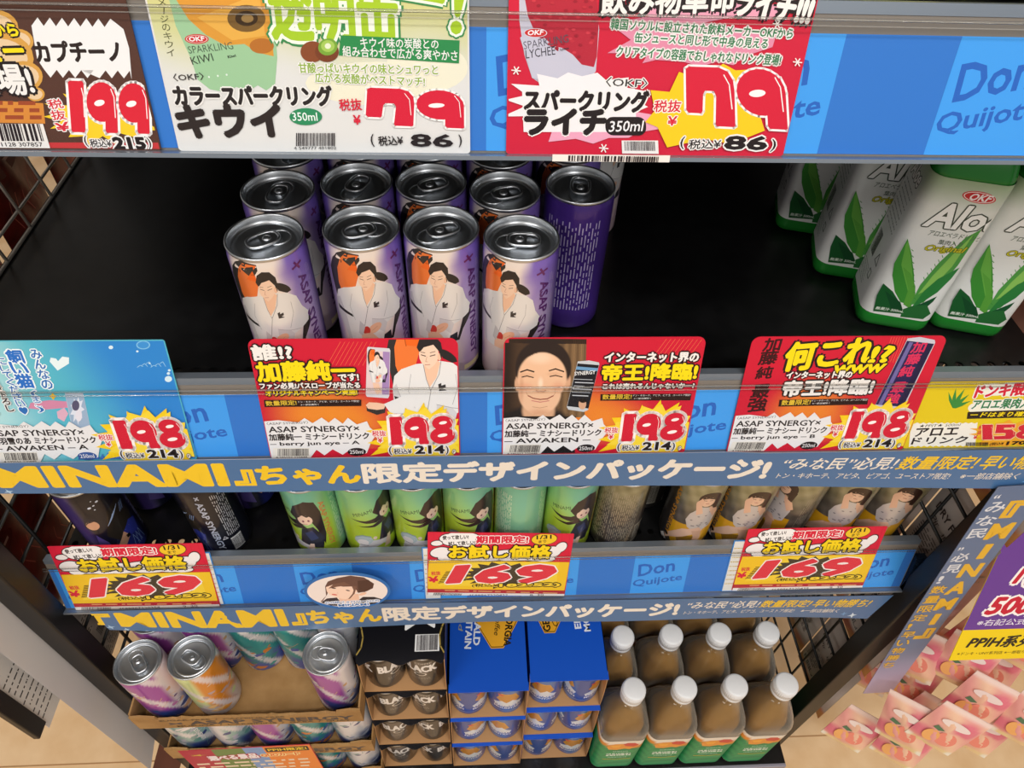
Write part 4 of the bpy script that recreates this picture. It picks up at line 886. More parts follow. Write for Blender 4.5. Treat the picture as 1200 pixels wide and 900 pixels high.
H2 = homog([(42, 68), (1100, 60), (1110, 660), (165, 665)], [(0, THh), (TW, THh), (TW, 0), (0, 0)])
H3 = homog([(85, 65), (1133, 45), (1035, 660), (85, 672)], [(0, THh), (TW, THh), (TW, 0), (0, 0)])
H4 = homog([(190, 80), (1145, 63), (955, 655), (80, 652)], [(0, THh), (TW, THh), (TW, 0), (0, 0)])
H1 = homog([(-220, 78), (830, 72), (998, 680), (45, 680)], [(0, THh), (TW, THh), (TW, 0), (0, 0)])
CLIP = (.0008, .0008, TW - .0008, THh - .0008)
def zig(x0, x1, yt, yb, n, a):
    P = []
    for i in range(n + 1): x = x0 + (x1 - x0) * i / n; P += [(x, yt + (a if i % 2 else 0))]
    Q = []
    for i in range(n + 1): x = x1 - (x1 - x0) * i / n; Q += [(x, yb - (a if i % 2 else 0))]
    return P + Q
def bottom198(p, lines, ovalcol='#241c1e', barseed=3, tc='#241c1e', white='#ebe7e6', red='#d41c36'):
    p.H = H2
    p.poly([(130, 478), (200, 472), (300, 484), (330, 462), (370, 488), (415, 460), (450, 486), (480, 462), (520, 492), (545, 462), (590, 496), (640, 480), (655, 512), (690, 540), (660, 590), (640, 640), (600, 655), (560, 620), (520, 648), (470, 620), (430, 650), (390, 622), (360, 662), (130, 662)], white)
    p.burst(900, 560, 265, 165, 17, .72, '#f7ce1e'); p.burst(915, 555, 245, 150, 15, .74, '#f9d93c', .2)
    p.text('〈ASAP SYNERGY〉', 146, 497, 350, 491, 15, tc, .0); y = 534
    p.text(lines[0], 156, 534, 604, 531, 30, tc, .02); p.text(lines[1], 160, 574, 652, 570, 33, tc, .035); p.text(lines[2], 165, 606, 606, 601, 24, tc, .025)
    p.ell(590, 634, 46, 20, ovalcol); p.text('250ml', 556, 644, 624, 643, 19, white, .01)
    p.rect(176, 612, 356, 664, '#ece4d8'); p.barcode(200, 615, 352, 650, barseed); p.text('4 595557 220448', 192, 662, 345, 661, 9, '#2a2224', 0)
    p.text('税抜', 668, 556, 737, 555, 28, red, .02, '#fbeee8', .12); p.text('¥', 694, 588, 721, 588, 28, red, .02, '#fbeee8', .12)
    p.digits('198', 742, 600, 1086, 594, 142, red)
    p.text('(', 752, 650, 768, 650, 44, '#241c1e', .02, white, .1); p.text('税込¥', 776, 646, 866, 645, 28, '#241c1e', .02, white, .12); p.text('214', 884, 644, 1030, 643, 40, '#241c1e', .06, white, .12); p.text(')', 1036, 650, 1052, 650, 44, '#241c1e', .02, white, .1)
    p.ell(1078, 636, 11, 13, '#241c1e', 14); p.ell(1078, 636, 9, 11, '#f2e6d8', 14); p.text('P', 1073, 643, 1083, 643, 14, '#241c1e', .01)
def redbase(p, H_, spots):
    p.H = lambda u, v: (u, v)
    def f(u, v):
        col = c('#d01c36')
        for x, y, r, k in spots: col = mix(col, c('#f0902c'), k * sstep(r, r * .2, math.hypot(u / TW - x, (v / THh - y) * .75)))
        return col
    p.grid(.0008, .0075, TW - .0008, THh - .0062, 26, 20, f); p.rect(.0063, THh - .0064, TW - .0063, THh - .0008, '#d01c36'); p.rect(.002, .0008, TW - .002, .0078, '#d01c36'); p.H = H_
def halftone(p, x0, y0, x1, y1, n=9):
    for k in range(n): p.line([(x0 + (x1 - x0) * k / n, y1), (x0 + (x1 - x0) * (k + 3) / n, y0)], 2, '#f0704a')
BLK = '#241a1a'; YEL = '#fbdc14'; WHT = '#f2ede8'
# --- card: who?! with the robe person
p = Pr(H2, CLIP); redbase(p, H2, [(.28, .38, .3, .9), (.45, .3, .25, .8)]); halftone(p, 440, 80, 640, 200)
def man_on_card(x, y): return (955 + (x - 618) * 1.62, 150 + (y - 545) * 1.72)
robe_person(p, man_on_card); p.poly([(636, 395), (700, 390), (735, 402), (730, 440), (690, 450), (640, 430)], '#33302f'); p.poly([(634, 400), (650, 386), (690, 388), (735, 396), (725, 420), (690, 425), (645, 418)], '#f3c6a8'); p.poly([(725, 395), (830, 350), (900, 330), (870, 440), (760, 445)], '#e9e7e6')
def mini(x, y): return (697 + (x - 618) * .55 * .62, 150 + (y - 545) * .86)
p.poly([(640, 112), (645, 104), (752, 112), (757, 122), (752, 355), (745, 366), (640, 358), (634, 348)], '#d9d6dc'); p.poly([(642, 122), (754, 130), (750, 348), (636, 342)], '#e6cfd0'); p.poly([(720, 128), (754, 130), (750, 348), (715, 346)], '#a888bc')
robe_person(p, lambda x, y: (694 + (x - 628) * .36, 160 + (y - 545) * .52)); p.poly([(668, 285), (700, 290), (712, 335), (690, 345), (676, 320)], '#f0c8ae')
p.text('誰!?', 80, 172, 272, 166, 76, WHT, .05, BLK, .1); p.text('加藤純一', 106, 278, 582, 270, 96, YEL, .05, BLK, .08); p.text('です!', 500, 277, 600, 274, 36, WHT, .05, BLK, .16)
p.text('ファン必見!バスローブが当たる', 112, 316, 606, 312, 30, WHT, .05, BLK, .2); p.text('オリジナルキャンペーン実施!', 142, 352, 592, 347, 29, YEL, .05, BLK, .2)
p.poly([(130, 371), (612, 371), (612, 403), (134, 406)], '#2a1614'); p.text('数量限定!', 142, 400, 292, 396, 24, '#e8c23a', .02); p.text('ドン・キホーテ、アピタ、ピアゴ、ユーストア限定!', 300, 386, 602, 383, 10, WHT, 0); p.text('※一部店舗除く', 312, 400, 402, 398, 9, WHT, 0)
bottom198(p, ('ASAP SYNERGY×', '加藤純一 ミナシードリンク', '– berry jun eye – A'))
card(1, -.1668, TW, THh, 'red price card 198 with a white-robed person drawn on an orange chair', p, 0, .0014, col='#d01c36', group='red price cards on the middle shelf')
# --- card: smiling man photo
p = Pr(H3, CLIP); redbase(p, H3, [(.45, .35, .25, .8), (.62, .3, .2, .6)]); halftone(p, 850, 60, 1060, 160)
def E_(x, y, cx, cy, rx, ry, s0=1.1, s1=.85): return sstep(s0, s1, math.hypot((x - cx) / rx, (y - cy) / ry))
def photo(x, y):
    col = mix(c('#4a3628'), c('#94734f'), sstep(280, 470, x) * (.7 + .3 * sin(x * .16))); col = mix(col, c('#2c201a'), sstep(170, 100, x))
    col = mix(col, c('#1d1a1c'), E_(x, y, 250, 520, 190, 110)); col = mix(col, c('#d9a986'), E_(x, y, 268, 440, 85, 80)); col = mix(col, c('#dba987'), max(E_(x, y, 410, 285, 20, 46), E_(x, y, 158, 300, 14, 40))); 
    hair = E_(x, y, 288, 215, 142, 142, 1.04, .97) * sstep(292, 262, y); col = mix(col, c('#2e2320'), hair)
    face = max(E_(x, y, 283, 268, 124, 130, 1.04, .96), E_(x, y, 272, 345, 108, 115, 1.05, .96)); hl = y < 190 - 20 * cos((x - 285) / 60) - 40 + abs(x - 285) * .22
    if not hl: col = mix(col, c('#eebf9b'), face)
    if face > .5 and not hl:
        col = mix(col, c('#f9dcc0'), E_(x, y, 270, 165, 80, 40, 1.2, .2) * .6); col = mix(col, c('#e09a7c'), max(E_(x, y, 200, 320, 40, 30, 1.3, .2), E_(x, y, 365, 315, 38, 32, 1.3, .2)) * .5)
        col = mix(col, c('#c98a68'), max(E_(x, y, 277, 340, 34, 8, 1.4, .4) * .7, E_(x, y, 272, 455, 60, 24, 1.5, .2) * .5, E_(x, y, 178, 330, 14, 90, 1.4, .2) * .5)); col = mix(col, c('#fbe3ca'), E_(x, y, 275, 300, 14, 34, 1.4, .2) * .8)
        col = mix(col, c('#d8a583'), max(E_(x, y, 205, 255, 42, 14, 1.4, .3), E_(x, y, 345, 250, 42, 14, 1.4, .3)) * .5)
    return col
p.grid(86, 90, 505, 475, 84, 84, photo); p.rect(110, 66, 505, 91, '#33241c'); p.ell(290, 92, 110, 24, '#2e2320', 24, 0, pi, 2 * pi); p.rect(86, 470, 460, 668, '#1d1a1c')
for q in ([(172, 240), (205, 228), (240, 238)], [(318, 232), (350, 222), (392, 236)]): p.line(q, 7, '#3a2820')
for q in ([(180, 266), (205, 260), (238, 268)], [(322, 262), (350, 256), (385, 264)]): p.line(q, 5, '#2a1a16')
p.line([(212, 362), (240, 376), (275, 382), (312, 378), (342, 362)], 5, '#8a3a30'); p.line([(232, 388), (275, 396), (320, 388)], 5, '#d0857a'); p.line([(200, 330), (206, 352), (214, 366)], 2, '#c08a6c'); p.line([(352, 326), (350, 350), (340, 364)], 2, '#c08a6c'); p.line([(254, 334), (262, 342), (276, 338), (292, 342), (302, 333)], 4, '#b57658'); p.line([(236, 420), (275, 426), (312, 418)], 3, '#c99a7a')
for k in range(7): p.line([(440 + k * 9, 66), (436 + k * 9, 470)], 1.2, '#54402c')
p.poly([(462, 182), (520, 176), (572, 186), (574, 196), (522, 436), (500, 446), (420, 434), (412, 420)], '#c9cdd2'); p.poly([(462, 192), (572, 200), (524, 428), (414, 416)], '#1c1d24'); p.poly([(458, 208), (568, 216), (564, 232), (454, 224)], '#6f9fc8')
p.text('SYNERGY', 448, 256, 556, 246, 20, '#eeeeee', .02); 
for k, (a, b) in enumerate(((446, 540), (452, 545), (446, 500), (440, 536), (436, 530), (440, 520))): p.line([(a, 274 + 17 * k), (b, 277 + 17 * k)], 5 if k % 2 else 3, '#c8ccd4')
p.ell(492, 405, 20, 28, '#d8a888'); p.ell(494, 386, 19, 12, '#1a1414')
p.poly([(510, 66), (1133, 45), (1120, 120), (505, 470)], '#d01c36') if 0 else None
p.text('インターネット界の', 600, 184, 1088, 178, 50, WHT, .05, BLK, .16); p.text('帝王!降臨!', 590, 282, 1080, 270, 84, YEL, .05, BLK, .1); p.text('これは売れるんじゃないか一?', 594, 326, 1072, 318, 30, WHT, .05, BLK, .2)
p.poly([(585, 352), (1062, 346), (1056, 382), (584, 386)], '#2a1614'); p.text('数量限定!', 594, 380, 745, 376, 26, '#e8c23a', .02); p.text('ドン・キホーテ、アピタ、ピアゴ、ユーストア限定!', 754, 363, 1056, 359, 11, WHT, 0); p.text('※一部店舗除く', 758, 378, 848, 376, 9, WHT, 0)
bottom198(p, ('ASAP SYNERGY×', '加藤純一 ミナシードリンク', '– AWAKEN –'), barseed=5)
card(1, .0091, TW, THh, 'red price card 198 with a photo of a smiling man', p, 0, .0014, col='#d01c36', group='red price cards on the middle shelf')
# --- card: what is this?!
p = Pr(H4, CLIP); redbase(p, H4, [(.4, .35, .3, .8)]); halftone(p, 820, 70, 940, 200)
for ch, x, y, s_ in (('加', 278, 120, 72), ('藤', 262, 185, 76), ('純', 246, 258, 68), ('一', 236, 305, 50), ('最', 232, 350, 76), ('強', 218, 418, 80)): p.text(ch, x - s_ * .55, y + s_ * .42, x + s_ * .55, y + s_ * .34, s_ * .85 if ch != '一' else 12, '#3a1216', .035, None, 0, .1)
p.text('何これ', 342, 245, 762, 205, 132, YEL, .05, BLK, .08, .1); p.text('!?', 752, 205, 860, 198, 82, YEL, .05, BLK, .1, .15); p.text('www', 572, 262, 828, 252, 44, YEL, .05, BLK, .14, .2)
p.text('インターネット界の', 352, 284, 668, 280, 34, WHT, .05, BLK, .2); p.text('帝王!降臨!', 336, 372, 772, 362, 76, WHT, .05, BLK, .1)
p.poly([(326, 390), (762, 384), (758, 416), (322, 424)], '#2a1614'); p.text('数量限定!', 334, 418, 474, 414, 26, '#e8c23a', .02); p.text('ドン・キホーテ、アピタ、ピアゴ、ユーストア限定!', 482, 400, 758, 396, 10, WHT, 0); p.text('※一部店舗除く', 484, 414, 570, 412, 9, WHT, 0)
def navcan(x, y): return c('#2a2350')
p.poly([(938, 78), (1000, 70), (1076, 84), (1080, 98), (945, 436), (925, 446), (812, 438), (796, 424)], '#c9c6d2'); p.poly([(936, 90), (1074, 104), (940, 430), (800, 416)], '#2a2350'); p.poly([(948, 96), (968, 98), (832, 420), (812, 418)], '#6f66a0'); p.poly([(1040, 104), (1074, 104), (940, 430), (910, 428)], '#221c40')
for ch, x, y in (('加', 992, 125), ('藤', 968, 185), ('純', 938, 248), ('一', 920, 290), ('最', 905, 330), ('強', 880, 388)): p.text(ch, x - 34, y + 26, x + 34, y + 22, 52 if ch != '一' else 9, '#d8305a', .035, None, 0, .1)
bottom198(p, ('ASAP SYNERGY×', '加藤純一 ミナシードリンク', '– berry jun eye – B'), barseed=8)
card(1, .1862, TW, THh, 'red price card 198 with a dark can picture and brush lettering', p, 0, .0019, col='#d01c36', group='red price cards on the middle shelf')
# --- blue card
p = Pr(H1, CLIP); p.H = lambda u, v: (u, v)
p.grid(.0008, .0008, TW - .0008, THh - .0008, 30, 22, lambda u, v: mix(mix(c('#bfe6e4'), c('#58b8cc'), sstep(0, .06, u)), c('#2f86d2'), sstep(.06, .12, u + (v - .06) * .3))); p.H = H1
p.burst(480, 400, 340, 300, 3, .5, '#7fd0d4', .4) if 0 else None
for x, y, r in ((572, 110, 11), (852, 270, 18), (856, 226, 7), (852, 242, 8), (760, 190, 5), (700, 130, 6)): p.ell(x, y, r, r * .85, '#d6ecf6', 14)
p.ell(728, 98, 34, 22, '#7fc0ea'); p.ell(728, 98, 28, 17, '#3f92d8')
for k in range(6): p.line([(700 + 22 * k, 210 - 9 * (k % 3)), (714 + 22 * k, 200 - 9 * (k % 3)), (728 + 22 * k, 206)], 2.5, '#9fd2f0')
p.poly([(318, 225), (280, 180), (285, 160), (310, 165), (320, 178), (340, 155), (372, 160), (372, 190)], '#e6f4f8')
p.poly([(190, 385), (280, 372), (370, 380), (372, 410), (250, 420), (180, 412)], '#d88aa8'); p.poly([(315, 430), (350, 410), (370, 440), (350, 480), (320, 462)], '#e2b0c4')
p.poly([(352, 335), (440, 338), (478, 520), (390, 526)], '#b9c4d4'); p.poly([(356, 345), (440, 348), (474, 508), (392, 514)], '#9fb4cc')
p.burst(412, 420, 34, 70, 9, .6, '#e2e4ee'); p.ell(405, 400, 18, 26, '#5a5470'); p.ell(420, 450, 16, 30, '#e9e2ea')
p.poly([(294, 335), (305, 348), (320, 350), (306, 358), (298, 372), (288, 358), (272, 352), (288, 346)], '#f2c030')
p.vtext('みんなの', 215, 118, 285, 318, 50, '#2f6fb8', .03, '#f2fafc', .12); p.vtext('飼い猫', 118, 125, 185, 305, 74, '#2a70c8', .04, '#f2fafc', .1); p.vtext('(まご)', 208, 325, 250, 430, 34, '#2f6fb8', .02, '#f2fafc', .12)
p.vtext('にしてください♥', 52, 158, 175, 440, 40, '#2f6fb8', .03, '#f2fafc', .12); p.vtext('うちに♪', -48, 110, -2, 230, 40, '#d8304a', .03, WHT, .1); p.vtext('描き下ろし', 18, 258, 112, 425, 36, '#2a2426', .03, WHT, .12); p.vtext('オリジナル、', -60, 270, 40, 440, 34, '#2a2426', .03, WHT, .12)
for k in range(12): p.poly([(420 + k * 26, 668), (433 + k * 26, 640 - 8 * (k % 2)), (446 + k * 26, 668)], '#3f6fc0')
bottom198(p, ('ASAP SYNERGY×', '猫羽雪のあ ミナシードリンク', '– AWAKEN – A'), ovalcol='#3a5a9a', barseed=9)
p.it = [it for it in p.it]
card(1, -.3655, TW, THh, 'blue underwater price card 198 at the left end of the middle shelf rail', p, 0, .0014, .0018, col='#58b8cc')
# --- kiwi card, lychee card, cappuccino card (top rail), in photograph-like sketch frame
VB = .0645
HK = homog([(172, 5), (552, 5), (552, 178), (213, 173)], [(0, VB), (TW, VB), (TW, 0), (0, 0)]); p = Pr(HK, CLIP)
p.rect(150, -120, 560, 190, '#e2dfdb'); p.H = lambda u, v: (u, v); p.grid(.0008, .03, TW - .0008, THh - .007, 20, 14, lambda u, v: mix(c('#e2dfdb'), c('#d3d084'), sstep(.032, .062, v + .004 * sin(u * 90)) * .9)); p.H = HK
p.ell(440, 95, 85, 26, '#efe9d0'); p.ell(500, 75, 50, 30, '#efe9d0')
p.vtext('開放されたイメージのキウイ', 178, -60, 203, 66, 9, '#4a4a2a', 0)
p.poly([(190, -30), (300, -30), (318, 20), (322, 66), (320, 96), (310, 104), (300, 98), (288, 106), (276, 100), (262, 106), (246, 103), (232, 92), (224, 68), (206, 30)], '#9fc79a')
p.poly([(196, -30), (300, -40), (312, 8), (318, 64), (300, 60), (284, 50), (262, 52), (240, 40), (220, 22), (206, 0)], '#dd9a3a'); p.poly([(230, 20), (300, -10), (308, 40), (270, 46)], '#e8ae4c'); p.ell(286, 20, 22, 16, '#7a5a2c'); p.ell(286, 20, 13, 9, '#3f2c16'); p.ell(287, 20, 7, 5, '#9a7a48'); p.ell(304, 52, 14, 9, '#b9702c')
p.ell(230, 45, 13.5, 5.8, '#d03a34'); p.ell(230, 45, 12, 4.6, '#e8e0da'); p.ell(230, 45, 11.2, 4.2, '#cc2f2e'); p.text('OKF', 222, 48, 239, 47, 5.5, '#f6eeee', .04); p.text('SPARKLING', 222, 62, 272, 56, 8.5, '#4a5a48', -.005); p.text('KIWI', 226, 75, 250, 70, 9.5, '#333d30', 0); p.text('Kiwi', 266, 67, 275, 65, 3.4, '#2c342a', .03); p.text('・・・', 244, 90, 266, 87, 2.5, '#e6efe2', .02)
p.text('透明缶', 318, 44, 464, 48, 86, '#a9cb2c', .03, '#f4f6e6', .05, 0, '#3d8a50', .085); p.text('ー!', 452, 20, 540, 33, 72, '#a9cb2c', .04, '#f4f6e6', .05, 0, '#3d8a50', .085)
p.poly([(396, 38), (540, 42), (539, 70), (394, 62)], '#2f8a4c'); p.text('キウイ味の炭酸との', 420, 52, 514, 53, 12, WHT, .015); p.text('組み合わせで広がる爽やかさ', 399, 63, 537, 67, 12.5, WHT, .015)
p.ell(363, 58, 14, 12.5, '#8a4a2a'); p.ell(380, 58, 14, 12, '#7a3f24'); p.ell(381, 52, 11.5, 10, '#7ba63a', 20, -.3); p.ell(381, 51, 8, 7, '#a8c85a'); p.ell(381, 51, 3.6, 3.4, '#e9eccc')
p.text('甘酸っぱいキウイの味とシュワっと', 348, 83, 513, 84, 12, '#8fae3a', .02, WHT, .12); p.text('広がる炭酸がベストマッチ!', 367, 94, 497, 98, 11.5, '#8fae3a', .02, WHT, .12)
p.text('〈OKF〉', 206, 94, 240, 92, 9, '#35302e', .01); p.text('カラースパークリング', 209, 121, 387, 121, 22, '#2c2422', .06, WHT, .08); p.text('キウイ', 216, 157, 330, 156, 35, '#2f2522', .075)
p.ell(356, 134, 19, 10, '#2f8a5a'); p.text('350ml', 341, 139, 370, 139, 10, '#eef4ee', .01); p.barcode(345, 153, 391, 168, 11); p.text('4 549777 401802', 343, 172, 392, 172, 3.4, '#222', 0)
p.text('税抜', 396, 127, 422, 126, 13.5, '#d8203a', .02); p.text('¥', 412, 143, 421, 143, 11, '#d8203a', .03)
p.digits('79', 425, 143, 546, 148, 45, '#d8203a', '#fdf6f2', .05); p.text('(', 433, 169, 437, 169, 15, '#241c1e', .01); p.text('税込¥', 442, 168, 471, 167, 11, '#241c1e', .02); p.text('86', 480, 169, 531, 170, 15, '#241c1e', .04); p.text(')', 538, 170, 542, 170, 15, '#241c1e', .01)
card(0, -.1572, TW, THh, 'pale green and white price card 79 for the kiwi drink', p, 0, .0014, .007, col='#e2dfdb', group='price cards on the top rail')
HL = homog([(600, 5), (959, 5), (910, 181), (591, 178)], [(0, VB + .001), (TW, VB + .003), (TW, 0), (0, 0)]); p = Pr(HL, CLIP); p.rect(570, -150, 1000, 200, '#d3203c'); p.rect(590, -150, 1000, 190, '#d3203c')
p.poly([(614, -60), (700, -60), (704, 30), (698, 80), (688, 92), (676, 86), (668, 95), (658, 90), (650, 96), (638, 98), (624, 88), (616, 60), (612, 20)], '#c9c6d4')
p.poly([(612, -60), (700, -60), (704, 20), (700, 62), (696, 75), (682, 72), (672, 60), (660, 52), (650, 50), (640, 40), (628, 30), (622, 14)], '#b8283a')
rn = random.Random(5)
for k in range(60): p.ell(626 + rn.uniform(0, 74), rn.uniform(-20, 66), 2.6, 1.8, rn.choice(('#cf3a48', '#a01f30', '#c2303e')), 7) if True else None
p.poly([(612, 40), (622, 30), (640, 46), (655, 56), (670, 72), (690, 80), (688, 92), (650, 96), (624, 88)], '#c9c6d4')
p.ell(630, 34, 13.5, 5.6, '#d8d4de'); p.ell(630, 34, 12.5, 5, '#cc2f2e'); p.text('OKF', 621, 37, 639, 36, 6, '#f6eeee', .04, None, 0, .2); p.text('SPARKLING', 616, 54, 668, 45, 9.5, '#5a5460', -.005); p.text('LYCHEE', 618, 65, 652, 60, 10.5, '#35303a', 0); p.text('Lychee', 658, 56, 668, 54, 3.5, '#35303a', .02)
p.poly([(726, 4), (790, -10), (930, 0), (900, 18), (860, 14), (800, 26), (760, 12)], '#e9a0b8')
p.poly([(716, 22), (770, 12), (850, 24), (910, 36), (905, 50), (870, 62), (858, 72), (838, 68), (820, 74), (800, 68), (768, 66), (752, 70), (760, 58), (712, 58), (740, 42)], '#e58ea8')
p.text('飲み物革命', 706, 12, 862, 8, 36, WHT, .035, BLK, .12); p.text('ライチ!!!', 862, 10, 948, 22, 34, WHT, .06, BLK, .14)
p.text('韓国ソウルに設立された飲料メーカーOKFから', 717, 29, 928, 40, 13, '#2f7a4a', .025, WHT, .14); p.text('缶ジュースと同じ形で中身の見える', 744, 45, 898, 52, 12.5, '#2f7a4a', .025, WHT, .14); p.text('クリアタイプの容器でおしゃれなドリンク登場!', 722, 62, 912, 72, 13, '#2f7a4a', .025, WHT, .14)
p.burst(675, 118, 84, 42, 14, .74, '#f6eeee', .1); p.burst(690, 140, 78, 26, 10, .8, '#efa6bf', .3); p.rect(612, 100, 742, 152, '#f6eeee')
p.text('〈OKF〉', 708, 98, 756, 100, 12, '#35302e', .01, WHT, .1); p.text('スパークリング', 614, 126, 754, 128, 24, BLK, .065, WHT, .08); p.text('ライチ', 614, 154, 704, 154, 28, BLK, .085, WHT, .06)
p.rr(706, 134, 753, 156, 9, BLK); p.text('350ml', 710, 152, 749, 151, 13, '#f4eeee', .01, None, 0, .1); p.rect(724, 162, 766, 178, '#f2ece8'); p.barcode(727, 163, 762, 174, 13)
for x, y in ((606, 79), (703, 171), (933, 68), (912, 22)): [p.line([(x - 5 * cos(a), y - 5 * sin(a)), (x + 5 * cos(a), y + 5 * sin(a))], 1.4, '#f6ece6') for a in (.1, 1.15, 2.2)]
p.poly([(794, 80), (818, 88), (846, 70), (860, 78), (892, 76), (880, 110), (890, 150), (850, 166), (820, 160), (776, 170), (766, 146), (752, 140), (764, 126), (760, 102), (782, 104)], '#f6cc1c')
p.text('税抜', 762, 128, 793, 128, 14, '#d8203a', .02, '#fbeee0', .1); p.text('¥', 777, 144, 788, 144, 11, '#d8203a', .03, '#fbeee0', .1); p.digits('79', 799, 143, 918, 149, 72, '#d8203a', '#fdf6f2', .035)
p.text('(', 790, 172, 795, 172, 15, BLK, .01, WHT, .1); p.text('税込¥', 800, 172, 837, 171, 11, BLK, .02, WHT, .14); p.text('86', 841, 172, 890, 173, 16, BLK, .06, WHT, .12); p.text(')', 894, 175, 900, 175, 15, BLK, .01, WHT, .1)
card(0, .0048, TW, THh, 'red price card 79 for the lychee drink', p, 0, .0014, .007, col='#d3203c', group='price cards on the top rail')
# small white barcode ticket tucked under the lychee card
m = MB(); fm = rail(0, .028, .0068); slab(m, fm, 0, .06, -.0022, .0012, 0, .0003, 'printed_paper', c('#ece6e0')); q = Pr(); q.barcode(.008, -.002, .054, .0008, 17); q.put(m, lambda u, v, d: fm(u, v, .0003 + d), 'printed_paper'); tag(m.build('barcode_ticket'), 'thin white bar code ticket at the rail edge under the lychee card', 'ticket')
HC = homog([(-224, 8), (157, 8), (192, 173), (-147, 170)], [(0, .063), (TW, .063), (TW, 0), (0, 0)]); p = Pr(HC, CLIP); p.rect(-300, -120, 220, 190, '#56372c')
p.rect(-300, 164, 220, 190, '#c8383a'); p.poly([(-120, 112), (58, 120), (60, 143), (-120, 140)], '#d88a3a'); p.scribble(-100, 116, 56, 140, 3, 4.5, '#a04a2a', 3)
p.text('エスプレッソに近い', -100, 124, 54, 124, 6, '#c8332c', .03) if 0 else None
for x, y, r in ((5, 35, 26), (30, 50, 18), (10, 70, 38), (36, 90, 22), (-20, 90, 30), (50, 110, 10)): p.ell(x, y, r, r * .8, '#d9a04a', 20); p.ell(x - 1, y, r * .85, r * .6, '#e9c9a0', 20)
p.text('ブランドから', -60, 46, 32, 44, 15, YEL, .05, BLK, .14); p.text('コーヒー', -60, 76, 40, 72, 24, YEL, .05, BLK, .12); p.text('登場!', -20, 111, 50, 110, 34, WHT, .03, BLK, .1)
p.poly([(46, 30)] + [(46 + 7 * k, (22 if k % 2 else 32)) for k in range(14)] + [(152, 34), (158, 56), (160, 92)] + [(158 - 7 * k, (91 if k % 2 else 82) + .0) for k in range(15)] + [(52, 70)], '#f3efec'); p.text('カプチーノ', 53, 73, 150, 71, 23, '#2e221e', .05)
p.burst(125, 135, 68, 32, 14, .68, '#f6cf2a'); p.text('税', 66, 127, 82, 125, 11, '#d8283a', .02, WHT, .12); p.text('抜', 69, 139, 85, 138, 11, '#d8283a', .02, WHT, .12); p.text('¥', 74, 152, 90, 150, 10, '#d8283a', .03, WHT, .12)
p.digits('199', 84, 152, 180, 154, 58, '#dc2638', '#fdf6f2', .05); p.text('(', 106, 169, 110, 169, 13, BLK, .01, WHT, .12); p.text('税込¥', 112, 169, 136, 169, 9, BLK, .02, WHT, .14); p.text('215', 139, 171, 175, 171, 13, BLK, .08, WHT, .14); p.text(')', 178, 171, 182, 171, 13, BLK, .01, WHT, .12)
p.poly([(-80, 143), (58, 143), (66, 171), (-80, 171)], '#ece6e0'); p.barcode(-70, 143, 54, 162, 19, '#2a2024', 5); p.text('801128 307857', 2, 168, 58, 168, 4.5, '#2a2224', 0)
card(0, -.3095, TW, THh, 'brown price card 199 for cappuccino at the top left corner', p, 0, .0014, .002, col='#56372c', group='price cards on the top rail')
# --- yellow aloe card
HA_ = homog([(238, 355), (847, 345), (847, 765), (115, 778)], [(0, .063), (.077, .063), (.0975, .0015), (.0, .0)]); AW = .1255; p = Pr(HA_, (.0006, .0006, AW - .0006, .0624))
p.rect(60, 300, 1400, 800, '#e6c81c'); p.burst(700, 640, 420, 160, 3, .6, '#eed33a') if 0 else None
for ang, L_ in ((-1.9, 110), (-1.5, 130), (-1.1, 140), (-.75, 130), (-.4, 120)): p.poly([(395, 520), (395 + L_ * .5 * cos(ang - .18), 520 + L_ * .5 * sin(ang - .18)), (395 + L_ * cos(ang), 520 + L_ * sin(ang)), (395 + L_ * .5 * cos(ang + .18), 520 + L_ * .5 * sin(ang + .18)), (415, 522)], '#3a8a3c')
for x, y, rx, ry in ((640, 400, 110, 40), (760, 400, 120, 46), (620, 520, 130, 50), (760, 520, 150, 60)): p.ell(x, y, rx, ry, '#f6f0dc')
p.text('ドンキ限定', 520, 456, 905, 428, 82, '#d8203a', .05, WHT, .08); p.text('アロエ果肉入り', 508, 528, 925, 516, 62, '#2f7a48', .035, WHT, .08)
p.poly([(492, 545), (860, 530), (980, 528), (975, 580), (490, 590)], '#2c2018'); p.text('ードはまり確定ー', 506, 580, 950, 572, 32, YEL, .03, None, 0, .2)
p.poly(zig(150, 560, 612, 770, 22, 8), '#f3ece0'); p.text('★PPIT★ 500ml', 200, 644, 452, 636, 20, BLK, .0, None, 0, .15); p.text('アロエ', 176, 702, 436, 694, 50, BLK, .045); p.text('ドリンク', 162, 752, 500, 744, 42, BLK, .045)
p.burst(760, 690, 240, 90, 16, .8, '#f0a82a'); p.text('税', 566, 660, 594, 658, 26, '#d8303a', .02); p.text('抜', 562, 692, 590, 690, 26, '#d8303a', .02); p.text('¥', 540, 722, 566, 720, 24, '#d8303a', .03)
p.digits('158', 580, 726, 950, 722, 98, '#d2263a', '#f6d2a0', .05); p.barcode(500, 742, 640, 766, 21); p.text('(税込¥', 648, 766, 735, 762, 22, BLK, .01); p.text('170)', 752, 768, 900, 764, 30, BLK, .05)
card(1, .331, AW, .063, 'yellow price card for the aloe drink at the right end of the middle rail', p, 0, .0008, .002, col='#e6c81c')
